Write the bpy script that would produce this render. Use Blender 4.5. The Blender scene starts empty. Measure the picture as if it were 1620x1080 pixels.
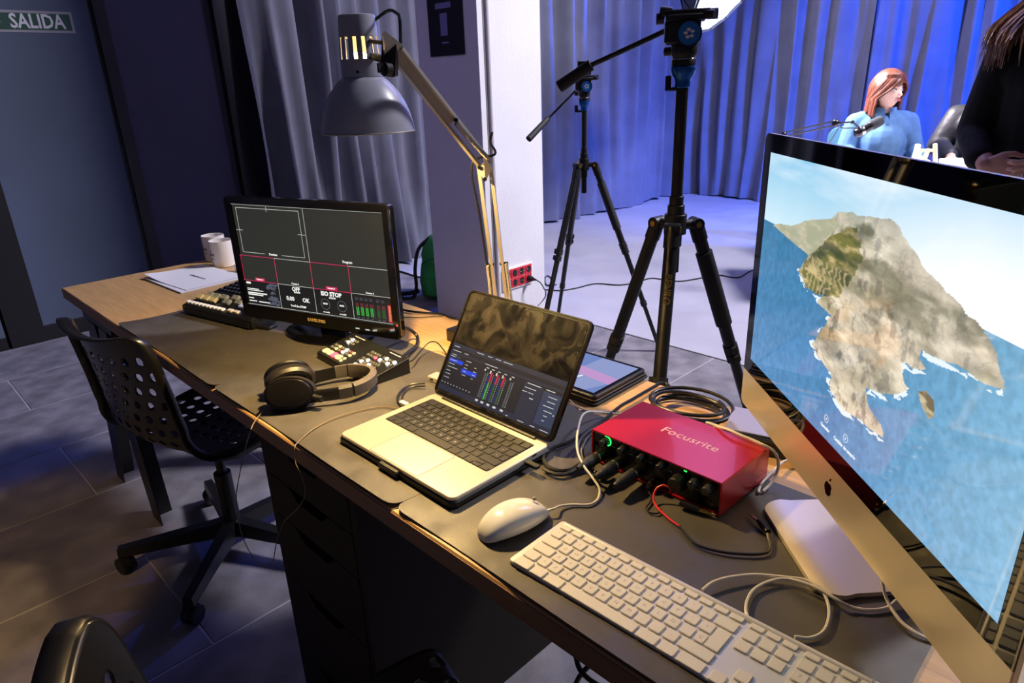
import bpy, math, random
import numpy as np
from mathutils import Matrix, Vector, Euler

random.seed(7)
PI = math.pi
S = bpy.context.scene
COL = S.collection

# ---------------------------------------------------------------- camera
cam_d = bpy.data.cameras.new('camera')
cam = bpy.data.objects.new('camera', cam_d); COL.objects.link(cam); S.camera = cam
cam_d.sensor_width = 36.0
cam_d.lens = 1071.45 / 1620 * 36
cam_d.clip_start = 0.02
_R = Vector((0.707379, 0.705994, -0.034453)); _U = Vector((-0.229927, 0.275923, 0.933274)); _F = Vector((-0.668392, 0.652257, -0.35751))
cam.matrix_world = Matrix(((_R.x, _U.x, -_F.x, 2.66963), (_R.y, _U.y, -_F.y, -0.47159), (_R.z, _U.z, -_F.z, 1.34310), (0, 0, 0, 1)))

# ---------------------------------------------------------------- world, big lights, exposure
S.view_settings.view_transform = 'Standard'
S.view_settings.look = 'None'
S.view_settings.exposure = 0.0
S.view_settings.gamma = 1.0
S.view_settings.use_curve_mapping = False
W = bpy.data.worlds.new('world'); S.world = W; W.use_nodes = True
W.node_tree.nodes['Background'].inputs[0].default_value = (0.40, 0.38, 0.68, 1)
W.node_tree.nodes['Background'].inputs[1].default_value = 0.07

def light(name, kind, loc, target, energy, color, size=0.3, sizey=None, spot=None, blend=0.5, spread=None):
    d = bpy.data.lights.new(name, kind)
    d.energy = energy; d.color = color
    if kind == 'AREA':
        d.size = size
        if sizey: d.shape = 'RECTANGLE'; d.size_y = sizey
        if spread: d.spread = math.radians(spread)
    else:
        d.shadow_soft_size = size
    if kind == 'SPOT':
        d.spot_size = math.radians(spot); d.spot_blend = blend
    o = bpy.data.objects.new(name, d); COL.objects.link(o)
    o.location = loc
    if target is not None:
        o.rotation_euler = (Vector(target) - Vector(loc)).to_track_quat('-Z', 'Y').to_euler()
    return o

# studio panel out of frame high over the stage's right, lighting the column's white side and the stage floor
light('stage_key_light', 'AREA', (3.3, 4.5, 5.0), (-0.1, 2.6, 0.6), 165, (0.93, 0.90, 1.0), 0.8, spread=95)
# lilac panel hung over the stage edge, spilling on the desk and the doors
light('lilac_panel', 'AREA', (0.6, 3.4, 3.3), (0.4, 0.2, 0.6), 24, (0.40, 0.37, 1.0), 1.2)
# unseen violet fill, added to brighten the column's near side and the side curtain
light('violet_fill', 'SPOT', (-0.9, -1.9, 2.9), (-0.3, 2.0, 1.6), 80, (0.50, 0.40, 1.0), 0.3, spot=48, blend=0.7)
# soft key for the speaker, hung over the stage from the left
light('softbox_light', 'SPOT', (0.15, 4.35, 2.15), (1.15, 4.75, 1.15), 900, (1.0, 0.92, 0.94), 0.2, spot=80, blend=1.0)
# blue wall washers
light('blue_washer', 'SPOT', (1.6, 5.2, 0.35), (-1.2, 6.9, 0.9), 480, (0.01, 0.12, 1.0), 0.10, spot=110, blend=0.9)
light('blue_washer', 'SPOT', (3.0, 5.2, 2.9), (0.6, 6.9, 1.2), 2400, (0.01, 0.10, 1.0), 0.08, spot=90, blend=0.9)
light('blue_side_washer', 'SPOT', (-1.1, 6.3, 2.8), (-1.9, 1.9, 1.9), 620, (0.03, 0.12, 1.0), 0.06, spot=80, blend=0.7)
light('curtain_fill', 'SPOT', (-1.2, 5.0, 2.9), (1.6, 6.95, 1.2), 230, (0.85, 0.82, 1.0), 0.15, spot=95, blend=0.9)  # unseen white fill, added to grey the ridges of the blue curtain
light('curtain_fill', 'SPOT', (1.8, 3.4, 3.2), (-1.9, 5.6, 0.9), 240, (0.82, 0.84, 1.0), 0.2, spot=70, blend=0.9)  # another added white fill, aimed at the side curtain
light('blue_floor_spot', 'SPOT', (1.3, 4.9, 2.6), (-0.42, 5.15, 0.0), 150, (0.01, 0.10, 1.0), 0.06, spot=24, blend=0.8)
# warm lamp behind the operator's place, pooling on the floor
light('warm_floor_lamp', 'SPOT', (1.6, -2.2, 2.3), (0.50, -0.78, 0.0), 95, (1.0, 0.60, 0.22), 0.03, spot=26, blend=0.3)

# ---------------------------------------------------------------- materials
def lin(r, g, b):
    f = lambda v: (v / 255 / 12.92) if v / 255 <= 0.04045 else ((v / 255 + 0.055) / 1.055) ** 2.4
    return (f(r), f(g), f(b), 1.0)

def mat(name, rgb, rough=0.5, metal=0.0, emis=None, es=0.0, noise=None, bump=None, spec=0.5, coat=0.0, lin_rgb=None, stretch=None, sheen=0.0, trans=0.0, rnoise=None):
    m = bpy.data.materials.new(name); m.use_nodes = True
    nt = m.node_tree; N = nt.nodes; L = nt.links
    b = N['Principled BSDF']
    c = lin(*rgb) if lin_rgb is None else (*lin_rgb, 1)
    b.inputs['Base Color'].default_value = c
    b.inputs['Roughness'].default_value = rough
    b.inputs['Metallic'].default_value = metal
    b.inputs['Specular IOR Level'].default_value = spec
    if coat: b.inputs['Coat Weight'].default_value = coat; b.inputs['Coat Roughness'].default_value = 0.05
    if sheen: b.inputs['Sheen Weight'].default_value = sheen
    if trans: b.inputs['Transmission Weight'].default_value = trans
    if emis is not None:
        b.inputs['Emission Color'].default_value = lin(*emis); b.inputs['Emission Strength'].default_value = es
    if noise or bump or rnoise:
        tc = N.new('ShaderNodeTexCoord'); mp = N.new('ShaderNodeMapping')
        L.new(tc.outputs['Object'], mp.inputs[0])
        if stretch: mp.inputs['Scale'].default_value = stretch
    if noise:
        t = N.new('ShaderNodeTexNoise'); t.inputs['Scale'].default_value = noise[0]; t.inputs['Detail'].default_value = 5
        L.new(mp.outputs[0], t.inputs['Vector'])
        r = N.new('ShaderNodeMapRange'); r.inputs['From Min'].default_value = 0.3; r.inputs['From Max'].default_value = 0.7
        r.inputs['To Min'].default_value = 1 - noise[1]; r.inputs['To Max'].default_value = 1 + noise[1]
        L.new(t.outputs['Fac'], r.inputs['Value'])
        x = N.new('ShaderNodeVectorMath'); x.operation = 'SCALE'; x.inputs[0].default_value = c[:3]
        L.new(r.outputs[0], x.inputs['Scale']); L.new(x.outputs[0], b.inputs['Base Color'])
    if rnoise:
        t = N.new('ShaderNodeTexNoise'); t.inputs['Scale'].default_value = rnoise[0]; t.inputs['Detail'].default_value = 4
        L.new(mp.outputs[0], t.inputs['Vector'])
        r = N.new('ShaderNodeMapRange'); r.inputs['From Min'].default_value = 0.35; r.inputs['From Max'].default_value = 0.65
        r.inputs['To Min'].default_value = rnoise[1]; r.inputs['To Max'].default_value = rnoise[2]
        L.new(t.outputs['Fac'], r.inputs['Value']); L.new(r.outputs[0], b.inputs['Roughness'])
    if bump:
        t = N.new('ShaderNodeTexNoise'); t.inputs['Scale'].default_value = bump[0]; t.inputs['Detail'].default_value = 3
        L.new(mp.outputs[0], t.inputs['Vector'])
        bp = N.new('ShaderNodeBump'); bp.inputs['Strength'].default_value = bump[1]; bp.inputs['Distance'].default_value = bump[2] if len(bump) > 2 else 0.002
        L.new(t.outputs['Fac'], bp.inputs['Height']); L.new(bp.outputs[0], b.inputs['Normal'])
    return m

M = dict(
    tile=mat('stone_tile', (126, 122, 128), 0.5, noise=(7, 0.35), bump=(90, 0.35, 0.002), rnoise=(14, 0.4, 0.7)),
    grout=mat('grout', (180, 176, 182), 0.85),
    stage=mat('stage_floor_vinyl', (176, 174, 186), 0.42, noise=(2.2, 0.08), bump=(40, 0.05), rnoise=(5, 0.35, 0.55)),
    wall=mat('dark_panel', (80, 90, 114), 0.7, noise=(1.5, 0.12)),
    wall2=mat('darker_panel', (80, 76, 96), 0.75, noise=(1.5, 0.12)),
    frame=mat('black_door_frame', (22, 22, 24), 0.45),
    post=mat('grey_post', (52, 50, 52), 0.5),
    plaster=mat('white_plaster', (214, 212, 218), 0.85, noise=(3, 0.04), bump=(60, 0.25, 0.004)),
    curtain=mat('grey_curtain', (100, 100, 114), 0.9, noise=(5, 0.12), bump=(350, 0.1, 0.001), sheen=0.2),
    beech=mat('beech_veneer', (194, 154, 104), 0.42, noise=(9, 0.14), stretch=(1.2, 14, 14), bump=(60, 0.04)),
    edge=mat('shaded_beech_edge', (150, 112, 80), 0.5, noise=(9, 0.12), stretch=(1.2, 14, 14)),  # darker beech: shade on the front edge put into the colour
    mat=mat('black_desk_mat', (78, 74, 68), 0.46, noise=(6, 0.18), bump=(900, 0.35, 0.0006), rnoise=(18, 0.36, 0.58)),
    black=mat('black_plastic', (20, 20, 21), 0.4),
    blackg=mat('black_gloss', (8, 8, 9), 0.08, spec=0.6),
    blackr=mat('black_rubber', (24, 24, 25), 0.65),
    chair=mat('chair_plastic', (22, 21, 20), 0.3, bump=(300, 0.05, 0.0005)),
    steel=mat('steel', (190, 190, 192), 0.25, metal=1),
    dsteel=mat('dark_steel', (70, 70, 72), 0.35, metal=1),
    alu=mat('aluminium', (226, 224, 220), 0.34, metal=0.85),
    alud=mat('satin_aluminium', (226, 216, 198), 0.30, metal=0.6),
    gold=mat('gold_contact', (220, 180, 90), 0.25, metal=1),
    white=mat('white_plastic', (236, 234, 230), 0.35),
    whiteg=mat('white_gloss', (240, 240, 240), 0.12, coat=0.5),
    key=mat('white_key', (232, 230, 226), 0.45),
    keyb=mat('black_key', (24, 24, 26), 0.42),
    keybed=mat('key_bed', (14, 14, 15), 0.5),
    red=mat('red_anodised', (196, 26, 42), 0.30, metal=0.35, coat=0.15, bump=(1200, 0.05, 0.0003)),
    redprint=mat('pink_print', (240, 190, 205), .4),
    redp=mat('red_socket_plastic', (206, 40, 58), 0.4),
    blue=mat('blue_anodised', (20, 90, 170), 0.3, metal=0.6),
    bluep=mat('blue_badge', (22, 110, 190), 0.4),
    paper=mat('paper', (228, 226, 232), 0.7),
    ceramic=mat('mug_ceramic', (232, 226, 220), 0.2, coat=0.3),
    print_=mat('dark_print', (40, 36, 60), 0.6),
    printg=mat('grey_print', (150, 148, 160), 0.6),
    green=mat('green_fabric', (52, 150, 70), 0.8, noise=(20, 0.15), bump=(200, 0.2)),
    shade=mat('lamp_grey_enamel', (168, 168, 182), 0.36, coat=0.25),
    shadein=mat('lamp_inner_white', (240, 236, 225), 0.5),
    lampm=mat('lamp_arm_grey', (176, 170, 160), 0.4, metal=0.3),
    screenblk=mat('dark_screen', (6, 6, 7), 0.06, spec=0.5),
    cable=mat('black_cable', (22, 22, 23), 0.42),
    cablew=mat('white_cable', (222, 216, 205), 0.4),
    cabled=mat('beige_cord', (130, 112, 88), 0.45),
    cabler=mat('red_cable', (220, 40, 50), 0.4),
    drawer=mat('black_brown_laminate', (40, 34, 30), 0.6, noise=(6, 0.1), spec=0.2),
    skin=mat('skin', (238, 196, 176), 0.5),
    skin2=mat('skin_hands', (236, 182, 164), 0.5),
    hairr=mat('auburn_hair', (100, 52, 38), 0.45, noise=(60, 0.4), stretch=(1, 1, 0.06)),
    hairb=mat('brown_hair', (176, 132, 98), 0.4, noise=(90, 0.45), stretch=(1, 1, 0.05)),
    denim=mat('denim_shirt', (74, 112, 156), 0.85, noise=(25, 0.14), bump=(300, 0.2)),
    blackcloth=mat('black_cloth', (18, 18, 20), 0.85, noise=(14, 0.3), bump=(30, 0.4, 0.01)),
    blackjacket=mat('black_jacket', (48, 48, 54), 0.55, bump=(10, 0.5, 0.02)),
    wood=mat('pale_wood', (236, 214, 176), 0.5, noise=(12, 0.1)),
    tealchair=mat('teal_chair_fabric', (64, 110, 120), 0.8),
    tabletop=mat('stage_table_white', (226, 222, 230), 0.5),
    eye=mat('eye', (30, 24, 22), 0.2),
    lips=mat('lips', (190, 90, 90), 0.4),
)
def emit(name, rgb, s):
    return mat(name, (5, 5, 5), 0.4, emis=rgb, es=s)
E_ = dict(
    white=emit('lit_white', (255, 255, 250), 9.0), cream=emit('lit_cream', (255, 226, 150), 1.3), dim=emit('faint_glow_cream', (200, 170, 110), 0.45),  # dim: faint glow put into the buttons that are off
    red=emit('lit_red', (255, 60, 70), 7.0), redd=emit('lit_red_dim', (235, 90, 50), 0.8), green=emit('lit_green', (40, 255, 90), 2.6),
    line=emit('screen_white', (225, 228, 220), 0.8), pink=emit('screen_pink', (235, 45, 100), 0.8), text=emit('screen_text', (250, 250, 245), 1.0),
    grey=emit('screen_grey', (120, 125, 140), 0.55), dk=emit('screen_dark', (46, 47, 44), 1.0), dk2=emit('screen_darker', (26, 27, 29), 1.0),
    g1=emit('screen_green', (70, 200, 80), 0.7), g2=emit('screen_dull_green', (60, 110, 60), 0.6), r1=emit('screen_red', (225, 40, 70), 0.8),
    ui=emit('screen_navy', (34, 42, 64), 0.9), ui2=emit('screen_slate', (50, 62, 92), 0.9), ui3=emit('screen_blue', (28, 70, 220), 0.9),
    uip=emit('screen_ink', (22, 26, 40), 0.9), uigrey=emit('screen_meter_grey', (90, 100, 100), 0.7),
    bulb=emit('bulb', (255, 214, 140), 14.0), tab1=emit('tablet_blue', (110, 140, 205), 0.8), tab2=emit('tablet_lilac', (150, 165, 215), 0.8),
    tab3=emit('tablet_pink', (196, 150, 205), 0.9), led=emit('red_led', (255, 60, 50), 3.0),
)

# ---------------------------------------------------------------- geometry helpers: a piece is (verts, faces)
def J(*ps):
    V = []; Fc = []
    for p in ps:
        if p is None: continue
        o = len(V); V.extend(p[0]); Fc.extend([tuple(i + o for i in f) for f in p[1]])
    return (V, Fc)
def T(x, y, z): return Matrix.Translation((x, y, z))
def RX(a): return Matrix.Rotation(math.radians(a), 4, 'X')
def RY(a): return Matrix.Rotation(math.radians(a), 4, 'Y')
def RZ(a): return Matrix.Rotation(math.radians(a), 4, 'Z')
def X(p, m): return ([tuple(m @ Vector(v)) for v in p[0]], p[1])
def loft(loops, cap0=True, cap1=True, closed=False):
    n = len(loops[0]); V = [tuple(v) for l in loops for v in l]; Fc = []
    k = len(loops)
    for i in range(k if closed else k - 1):
        a = i * n; b = ((i + 1) % k) * n
        for j in range(n):
            q = (j + 1) % n
            Fc.append((a + j, a + q, b + q, b + j))
    if not closed:
        if cap0: Fc.append(tuple(range(n - 1, -1, -1)))
        if cap1: Fc.append(tuple(range((k - 1) * n, k * n)))
    return (V, Fc)
def rrect(w, d, r, z=0, n=4, cx=0, cy=0):
    r = max(1e-5, min(r, w / 2 - 1e-5, d / 2 - 1e-5)); P = []
    for (sx, sy, a0) in ((1, 1, 0), (-1, 1, 90), (-1, -1, 180), (1, -1, 270)):
        for i in range(n + 1):
            a = math.radians(a0 + 90 * i / n)
            P.append((cx + sx * (w / 2 - r) + r * math.cos(a), cy + sy * (d / 2 - r) + r * math.sin(a), z))
    return P
def slab(w, d, h, r=0.002, b=0.001, n=3, z0=0, cx=0, cy=0):
    b = min(b, h / 2.01, w / 2.2, d / 2.2)
    return loft([rrect(w - 2 * b, d - 2 * b, max(r - b, 1e-4), z0, n, cx, cy), rrect(w, d, r, z0 + b, n, cx, cy),
                 rrect(w, d, r, z0 + h - b, n, cx, cy), rrect(w - 2 * b, d - 2 * b, max(r - b, 1e-4), z0 + h, n, cx, cy)])
def box(w, d, h, cx=0, cy=0, z0=0, b=0.0015):
    b = min(b, w / 3, d / 3, h / 3)
    return loft([[(cx + sx * (w / 2 - i), cy + sy * (d / 2 - i), z0 + z) for sx, sy in ((1, 1), (-1, 1), (-1, -1), (1, -1))] for i, z in ((b, 0), (0, b), (0, h - b), (b, h))])
def bx(x0, x1, y0, y1, z0, z1, b=0.0015): return box(x1 - x0, y1 - y0, z1 - z0, (x0 + x1) / 2, (y0 + y1) / 2, z0, b)
def lathe(prof, n=32, cap0=True, cap1=True):
    return loft([[(r * math.cos(2 * PI * j / n), r * math.sin(2 * PI * j / n), z) for j in range(n)] for r, z in prof], cap0, cap1)
def cyl(r, h, n=24, z0=0, b=0.0005):
    b = min(b, r / 3, h / 3)
    return lathe([(r - b, z0), (r, z0 + b), (r, z0 + h - b), (r - b, z0 + h)], n)
def tube(pts, r, n=8, cap=True, flat=None):
    pts = [Vector(p) for p in pts]; k = len(pts)
    rr = r if isinstance(r, (list, tuple)) else [r] * k
    t0 = (pts[1] - pts[0]).normalized()
    up = Vector((0, 0, 1)) if abs(t0.z) < 0.9 else Vector((1, 0, 0))
    nx = t0.cross(up).normalized(); loops = []
    for i, p in enumerate(pts):
        t = (pts[min(i + 1, k - 1)] - pts[max(i - 1, 0)])
        if t.length < 1e-9: t = t0
        t = t.normalized(); nx = (nx - t * nx.dot(t))
        if nx.length < 1e-6: nx = t.cross(Vector((0.3, 0.5, 0.8)))
        nx.normalize(); ny = t.cross(nx)
        f = flat if flat else 1
        loops.append([tuple(p + nx * (rr[i] * math.cos(2 * PI * j / n)) + ny * (rr[i] * f * math.sin(2 * PI * j / n))) for j in range(n)])
    return loft(loops, cap, cap)
def spline(pts, sub=6):
    P = [Vector(p) for p in pts]
    if len(P) < 3: return P
    out = []
    Q = [P[0] * 2 - P[1]] + P + [P[-1] * 2 - P[-2]]
    for i in range(1, len(Q) - 2):
        p0, p1, p2, p3 = Q[i - 1], Q[i], Q[i + 1], Q[i + 2]
        for s in range(sub):
            t = s / sub
            out.append(0.5 * ((2 * p1) + (p2 - p0) * t + (2 * p0 - 5 * p1 + 4 * p2 - p3) * t * t + (3 * p1 - p0 - 3 * p2 + p3) * t ** 3))
    out.append(P[-1]); return out
def bar(a, b, w, h=None, bev=0.0005):
    a = Vector(a); b = Vector(b); d = b - a; L = d.length
    q = d.to_track_quat('Z', 'Y').to_matrix().to_4x4()
    return X(box(w, h or w, L, 0, 0, 0, bev), Matrix.Translation(a) @ q)
def rod(a, b, r, n=12, r2=None):
    a = Vector(a); b = Vector(b); d = b - a; L = d.length
    q = d.to_track_quat('Z', 'Y').to_matrix().to_4x4()
    return X(lathe([(r, 0), (r2 or r, L)], n), Matrix.Translation(a) @ q)
def ball(r, n=12, sx=1, sy=1, sz=1, c=(0, 0, 0)):
    L = []
    for i in range(1, n):
        a = PI * i / n
        L.append([(c[0] + sx * r * math.sin(a) * math.cos(2 * PI * j / (2 * n)), c[1] + sy * r * math.sin(a) * math.sin(2 * PI * j / (2 * n)), c[2] - sz * r * math.cos(a)) for j in range(2 * n)])
    return loft(L)
def prism(poly, h, z0=0):
    a = [(x, y, z0) for x, y in poly]; b = [(x, y, z0 + h) for x, y in poly]
    return loft([a, b])
def grid(nx, ny, f):
    V = []; Fc = []
    for j in range(ny + 1):
        for i in range(nx + 1):
            V.append(tuple(f(i / nx, j / ny)))
    for j in range(ny):
        for i in range(nx):
            a = j * (nx + 1) + i
            Fc.append((a, a + 1, a + nx + 2, a + nx + 1))
    return (V, Fc)
def rects(rs, y=0.0):
    """flat marks on a vertical face: list of (x0, z0, x1, z1) facing -y"""
    V = []; Fc = []
    for (x0, z0, x1, z1) in rs:
        o = len(V); V += [(x0, y, z0), (x1, y, z0), (x1, y, z1), (x0, y, z1)]; Fc.append((o, o + 1, o + 2, o + 3))
    return (V, Fc)
def lines(ps, w, y=0.0):
    V = []; Fc = []
    for (x0, z0, x1, z1) in ps:
        dx, dz = x1 - x0, z1 - z0; L = math.hypot(dx, dz); nx, nz = -dz / L * w / 2, dx / L * w / 2
        o = len(V); V += [(x0 - nx, y, z0 - nz), (x1 - nx, y, z1 - nz), (x1 + nx, y, z1 + nz), (x0 + nx, y, z0 + nz)]
        Fc.append((o, o + 1, o + 2, o + 3))
    return (V, Fc)

def mesh(name, p, m, smooth=35):
    me = bpy.data.meshes.new(name); me.from_pydata(p[0], [], p[1]); me.update()
    if m is not None: me.materials.append(m)
    if smooth:
        me.shade_smooth(); me.set_sharp_from_angle(angle=math.radians(smooth))
    return me
def obj(name, p, m, parent=None, loc=None, mtx=None, smooth=35, label=None):
    me = p if isinstance(p, bpy.types.Mesh) else mesh(name, p, m, smooth)
    o = bpy.data.objects.new(name, me); COL.objects.link(o)
    if parent: o.parent = parent
    if mtx is not None: o.matrix_local = mtx
    elif loc is not None: o.location = loc
    if label: o['label'] = label
    return o
def thing(name, label, cat, loc=(0, 0, 0), rotz=0, group=None):
    o = bpy.data.objects.new(name, None); COL.objects.link(o); o.empty_display_size = 0.05
    o.location = loc; o.rotation_euler = (0, 0, math.radians(rotz))
    return tag(o, label, cat, group)
def tag(o, label, cat, group=None):
    o['label'] = label; o['category'] = cat
    if group: o['group'] = group
    return o
def struct(name, p, m, smooth=35, parent=None):
    o = obj(name, p, m, parent, smooth=smooth)
    if not parent: o['kind'] = 'structure'
    return o
def text(name, s, size, m, parent, mtx, ext=0.0002, align='CENTER', bold=0.0, shear=0, label=None, xs=1.0, spacing=1.0):
    cu = bpy.data.curves.new(name, 'FONT'); cu.body = s; cu.size = size; cu.align_x = align; cu.align_y = 'CENTER'
    cu.extrude = ext; cu.offset = bold; cu.shear = shear; cu.resolution_u = 2; cu.space_character = spacing
    t = bpy.data.objects.new(name, cu); COL.objects.link(t)
    dg = bpy.context.evaluated_depsgraph_get(); dg.update()
    me = bpy.data.meshes.new_from_object(t.evaluated_get(dg)); me.name = name
    bpy.data.objects.remove(t); bpy.data.curves.remove(cu)
    me.materials.clear(); me.materials.append(m)
    o = bpy.data.objects.new(name, me); COL.objects.link(o)
    if parent: o.parent = parent
    o.matrix_local = mtx @ Matrix.Diagonal((xs, 1, 1, 1))
    if label: o['label'] = label
    return o
def copy_tree(o, parent=None):
    c = o.copy(); COL.objects.link(c)
    if parent: c.parent = parent
    for ch in list(o.children): copy_tree(ch, c)
    return c
def cable(name, pts, r, m, label, cat='cable', group=None, parent=None, sub=5, n=7, lab=True):
    o = obj(name, tube(spline(pts, sub), r, n), m, parent)
    if parent is None: tag(o, label, cat, group)
    return o
FRONT = RX(90)     # lettering upright, facing -y
DZ = 0.742         # desk surface
MZ = 0.7445        # on the desk mats

# ================================================================ SETTING
floor = struct('floor', bx(-2.4, 4.6, -3.2, 2.475, -0.06, -0.0025, 0.001), M['grout'])
tcols = [-1.963 + 0.513 * k for k in range(-1, 13)]
tile_mesh = None
for k in range(len(tcols) - 1):
    u0 = tcols[k]
    t = -0.085 - 1.03 * 3 + (0.515 if k % 2 == 1 else 0)
    while t < 2.47:
        t1 = min(t + 1.03, 2.473)
        if t1 - t > 0.05:
            if abs(t1 - t - 1.03) < 1e-6:
                if tile_mesh is None: tile_mesh = mesh('tile', box(0.513 - 0.005, 1.03 - 0.005, 0.008, 0, 0, -0.008, 0.002), M['tile'])
                o = obj('tile', tile_mesh, None, floor, (u0 + 0.2565, (t + t1) / 2, random.uniform(-0.0006, 0.0002)))
            else:
                obj('tile', box(0.508, t1 - t - 0.005, 0.008, 0, 0, -0.008, 0.002), M['tile'], floor, (u0 + 0.2565, (t + t1) / 2, 0))
        t += 1.03
struct('stage_floor', bx(-2.4, 5.4, 2.485, 7.4, -0.06, 0.0, 0.002), M['stage'])['kind'] = 'structure'
struct('trim_1', bx(-1.97, 4.6, 2.474, 2.487, -0.05, -0.003, 0.0005), M['frame'])

wl = struct('wall_left', bx(-2.16, -2.06, -3.2, 7.4, 0, 3.4), M['wall2'])
def wallbox(name, t0, t1, z0, z1, u1, m, parent=None): return struct(name, bx(-2.06, u1, t0, t1, z0, z1, 0.002), m, parent=parent)
wb_ = struct('wall_back', bx(-2.06, 5.4, 7.25, 7.35, 0, 3.4), M['wall2'])
d1 = struct('door_1', bx(-2.04, -1.995, 0.21, 0.862, 0.09, 2.5, 0.002), M['wall'])
obj('door_frame', bx(-2.05, -1.985, 0.035, 0.21, 0, 2.6, 0.003), M['frame'], d1)
obj('bottom_rail', bx(-2.05, -1.987, 0.21, 0.862, 0.0, 0.09, 0.003), M['frame'], d1)
obj('door_frame', bx(-2.055, -1.975, 0.866, 0.93, 0, 2.6, 0.004), M['post'], d1)
obj('door_gap', bx(-2.05, -1.99, 0.850, 0.866, 0, 2.6, 0.001), M['frame'], d1)
d2 = struct('door_2', bx(-2.04, -1.995, -1.3, 0.02, 0.07, 2.5, 0.002), M['wall'])
obj('bottom_rail', bx(-2.05, -1.987, -1.3, 0.02, 0.0, 0.07, 0.003), M['frame'], d2)
struct('wall_panel', bx(-2.05, -2.0, 0.93, 1.535, 0, 3.2, 0.002), M['wall2'])
struct('trim_2', bx(-2.05, -1.94, 1.535, 1.64, 0, 3.2, 0.003), M['frame'])
sg = thing('exit_sign', 'green and white SALIDA exit sign stuck high on the grey door', 'sign', (-1.994, 0.495, 1.735), 90)
# local x runs along +t, faces local -y = world +u
obj('sign_plate', X(slab(0.52, 0.108, 0.002, 0.001, 0.0004), RX(90)), M['printg'], sg, label='pale border of the sign')
obj('green_field', X(box(0.494, 0.082, 0.0006, 0, 0, 0, 0.0001), T(0, -0.002, 0) @ RX(90)), mat('sign_green', (22, 70, 58), 0.5), sg)
MS = mat('sign_lilac_white', (216, 214, 224), 0.5)
text('sign_lettering', 'SALIDA', 0.098, MS, sg, T(0.088, -0.0032, -0.001) @ FRONT, bold=0.0022, xs=0.80, ext=0.0003)
obj('arrow', J(rects([(-0.20, -0.008, -0.082, 0.008)], -0.0032), ([(-0.235, -0.0032, 0), (-0.20, -0.0032, -0.03), (-0.20, -0.0032, 0.03)], [(0, 1, 2)])), MS, sg)

col = struct('column', bx(-0.515, -0.03, 2.005, 2.458, 0, 3.4, 0.006), M['plaster'])
struct('trim_3', J(X(cyl(0.011, 3.35, 12, 0.02), T(-0.022, 2.062, 0)), bx(-0.032, -0.026, 2.043, 2.082, 0.0, 3.38, 0.001)), mat('conduit_grey', (170, 164, 172), 0.6))

# curtains
def curtain(name, label, path, seed, amp=0.075, wl_=0.2, h=3.15, z0=0.015):
    """path: two ends (x,y); folds stand perpendicular to it"""
    a = Vector((*path[0], 0)); b = Vector((*path[1], 0)); L = (b - a).length; d = (b - a) / L; nrm = Vector((-d.y, d.x, 0))
    rs = np.random.RandomState(seed); nx = int(L / 0.018); ny = 26
    k = 8; fr = rs.uniform(0.55, 1.5, k) / wl_; ph = rs.uniform(0, 6.3, k); am = rs.uniform(0.3, 1, k); am /= am.sum() / 1.6
    def f(s, t):
        x = s * L; z = z0 + (h - z0) * t
        v = 0; dx = 0
        for i in range(k):
            w = 1 + 0.10 * math.sin(2.2 * t + ph[i])
            dr = 0.10 * math.sin(1.7 * (1 - t) + i) * (1 - t)
            q = math.sin(2 * PI * fr[i] * (x + dr) * 1.0 + ph[i])
            v += am[i] * (q * (1 - 0.25 * q * q))
            dx += am[i] * 0.03 * math.cos(2 * PI * fr[i] * x + ph[i] * 2)
        v *= amp * (0.75 + 0.35 * (1 - t))
        hem = 0.012 * math.sin(7 * x + seed) if t == 0 else 0
        flare = (1 - t) ** 6 * 0.05 * math.sin(3.1 * x + seed)
        p = a + d * (x + dx) + nrm * (v + flare)
        return (p.x, p.y, z + hem)
    o = obj(name, grid(nx, ny, f), M['curtain'], smooth=180)
    tag(o, label, 'curtain', 'grey stage curtains')
    return o
curtain('curtain', 'grey curtain in deep folds beside the black post, behind the desk lamp', ((-1.84, 4.05), (-1.84, 1.66)), 3, amp=0.15, wl_=0.22)
curtain('curtain', 'grey curtain along the side wall behind the far tripod', ((-1.80, 6.74), (-1.86, 4.07)), 11, amp=0.12, wl_=0.26)
curtain('curtain', 'blue-lit curtain across the back of the stage, behind the near tripod', ((0.13, 6.92), (-1.80, 6.88)), 5, amp=0.11, wl_=0.27)
curtain('curtain', 'curtain in tight folds behind the woman in the denim shirt', ((4.3, 7.0), (0.10, 6.94)), 8, amp=0.14, wl_=0.24)

# ================================================================ DESK, DRAWERS, CHAIRS
desk = thing('desk', 'long beech-topped work desk carrying all the screens, on dark trestle legs', 'desk', (0, 0, 0))
obj('desktop', bx(0.0, 3.25, 0.0, 0.648, 0.7055, DZ - 0.0008, 0.002), M['beech'], desk)
obj('edge_band', bx(0.001, 3.249, -0.0014, 0.002, 0.7065, DZ - 0.0035, 0.0004), M['edge'], desk)
def trestle_leg(u0, u1, t, w=0.055):
    V = [(u0, t, 0), (u0, t + w, 0), (u0 + 0.012, t + w, 0), (u0 + 0.012, t, 0)]
    m = 0.10
    V2 = [(u1 - m * 0.2, t, 0.67), (u1 - m * 0.2, t + w, 0.67), (u1 + 0.012, t + w, 0.67), (u1 + 0.012, t, 0.67)]
    sheet = loft([V, V2])
    fl = loft([[(u0, t - 0.003, 0), (u0, t, 0), (u0 + 0.085, t, 0), (u0 + 0.085, t - 0.003, 0)], [(u1 - 0.02, t - 0.003, 0.67), (u1 - 0.02, t, 0.67), (u1 + 0.10, t, 0.67), (u1 + 0.10, t - 0.003, 0.67)]])
    return J(sheet, fl)
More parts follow.
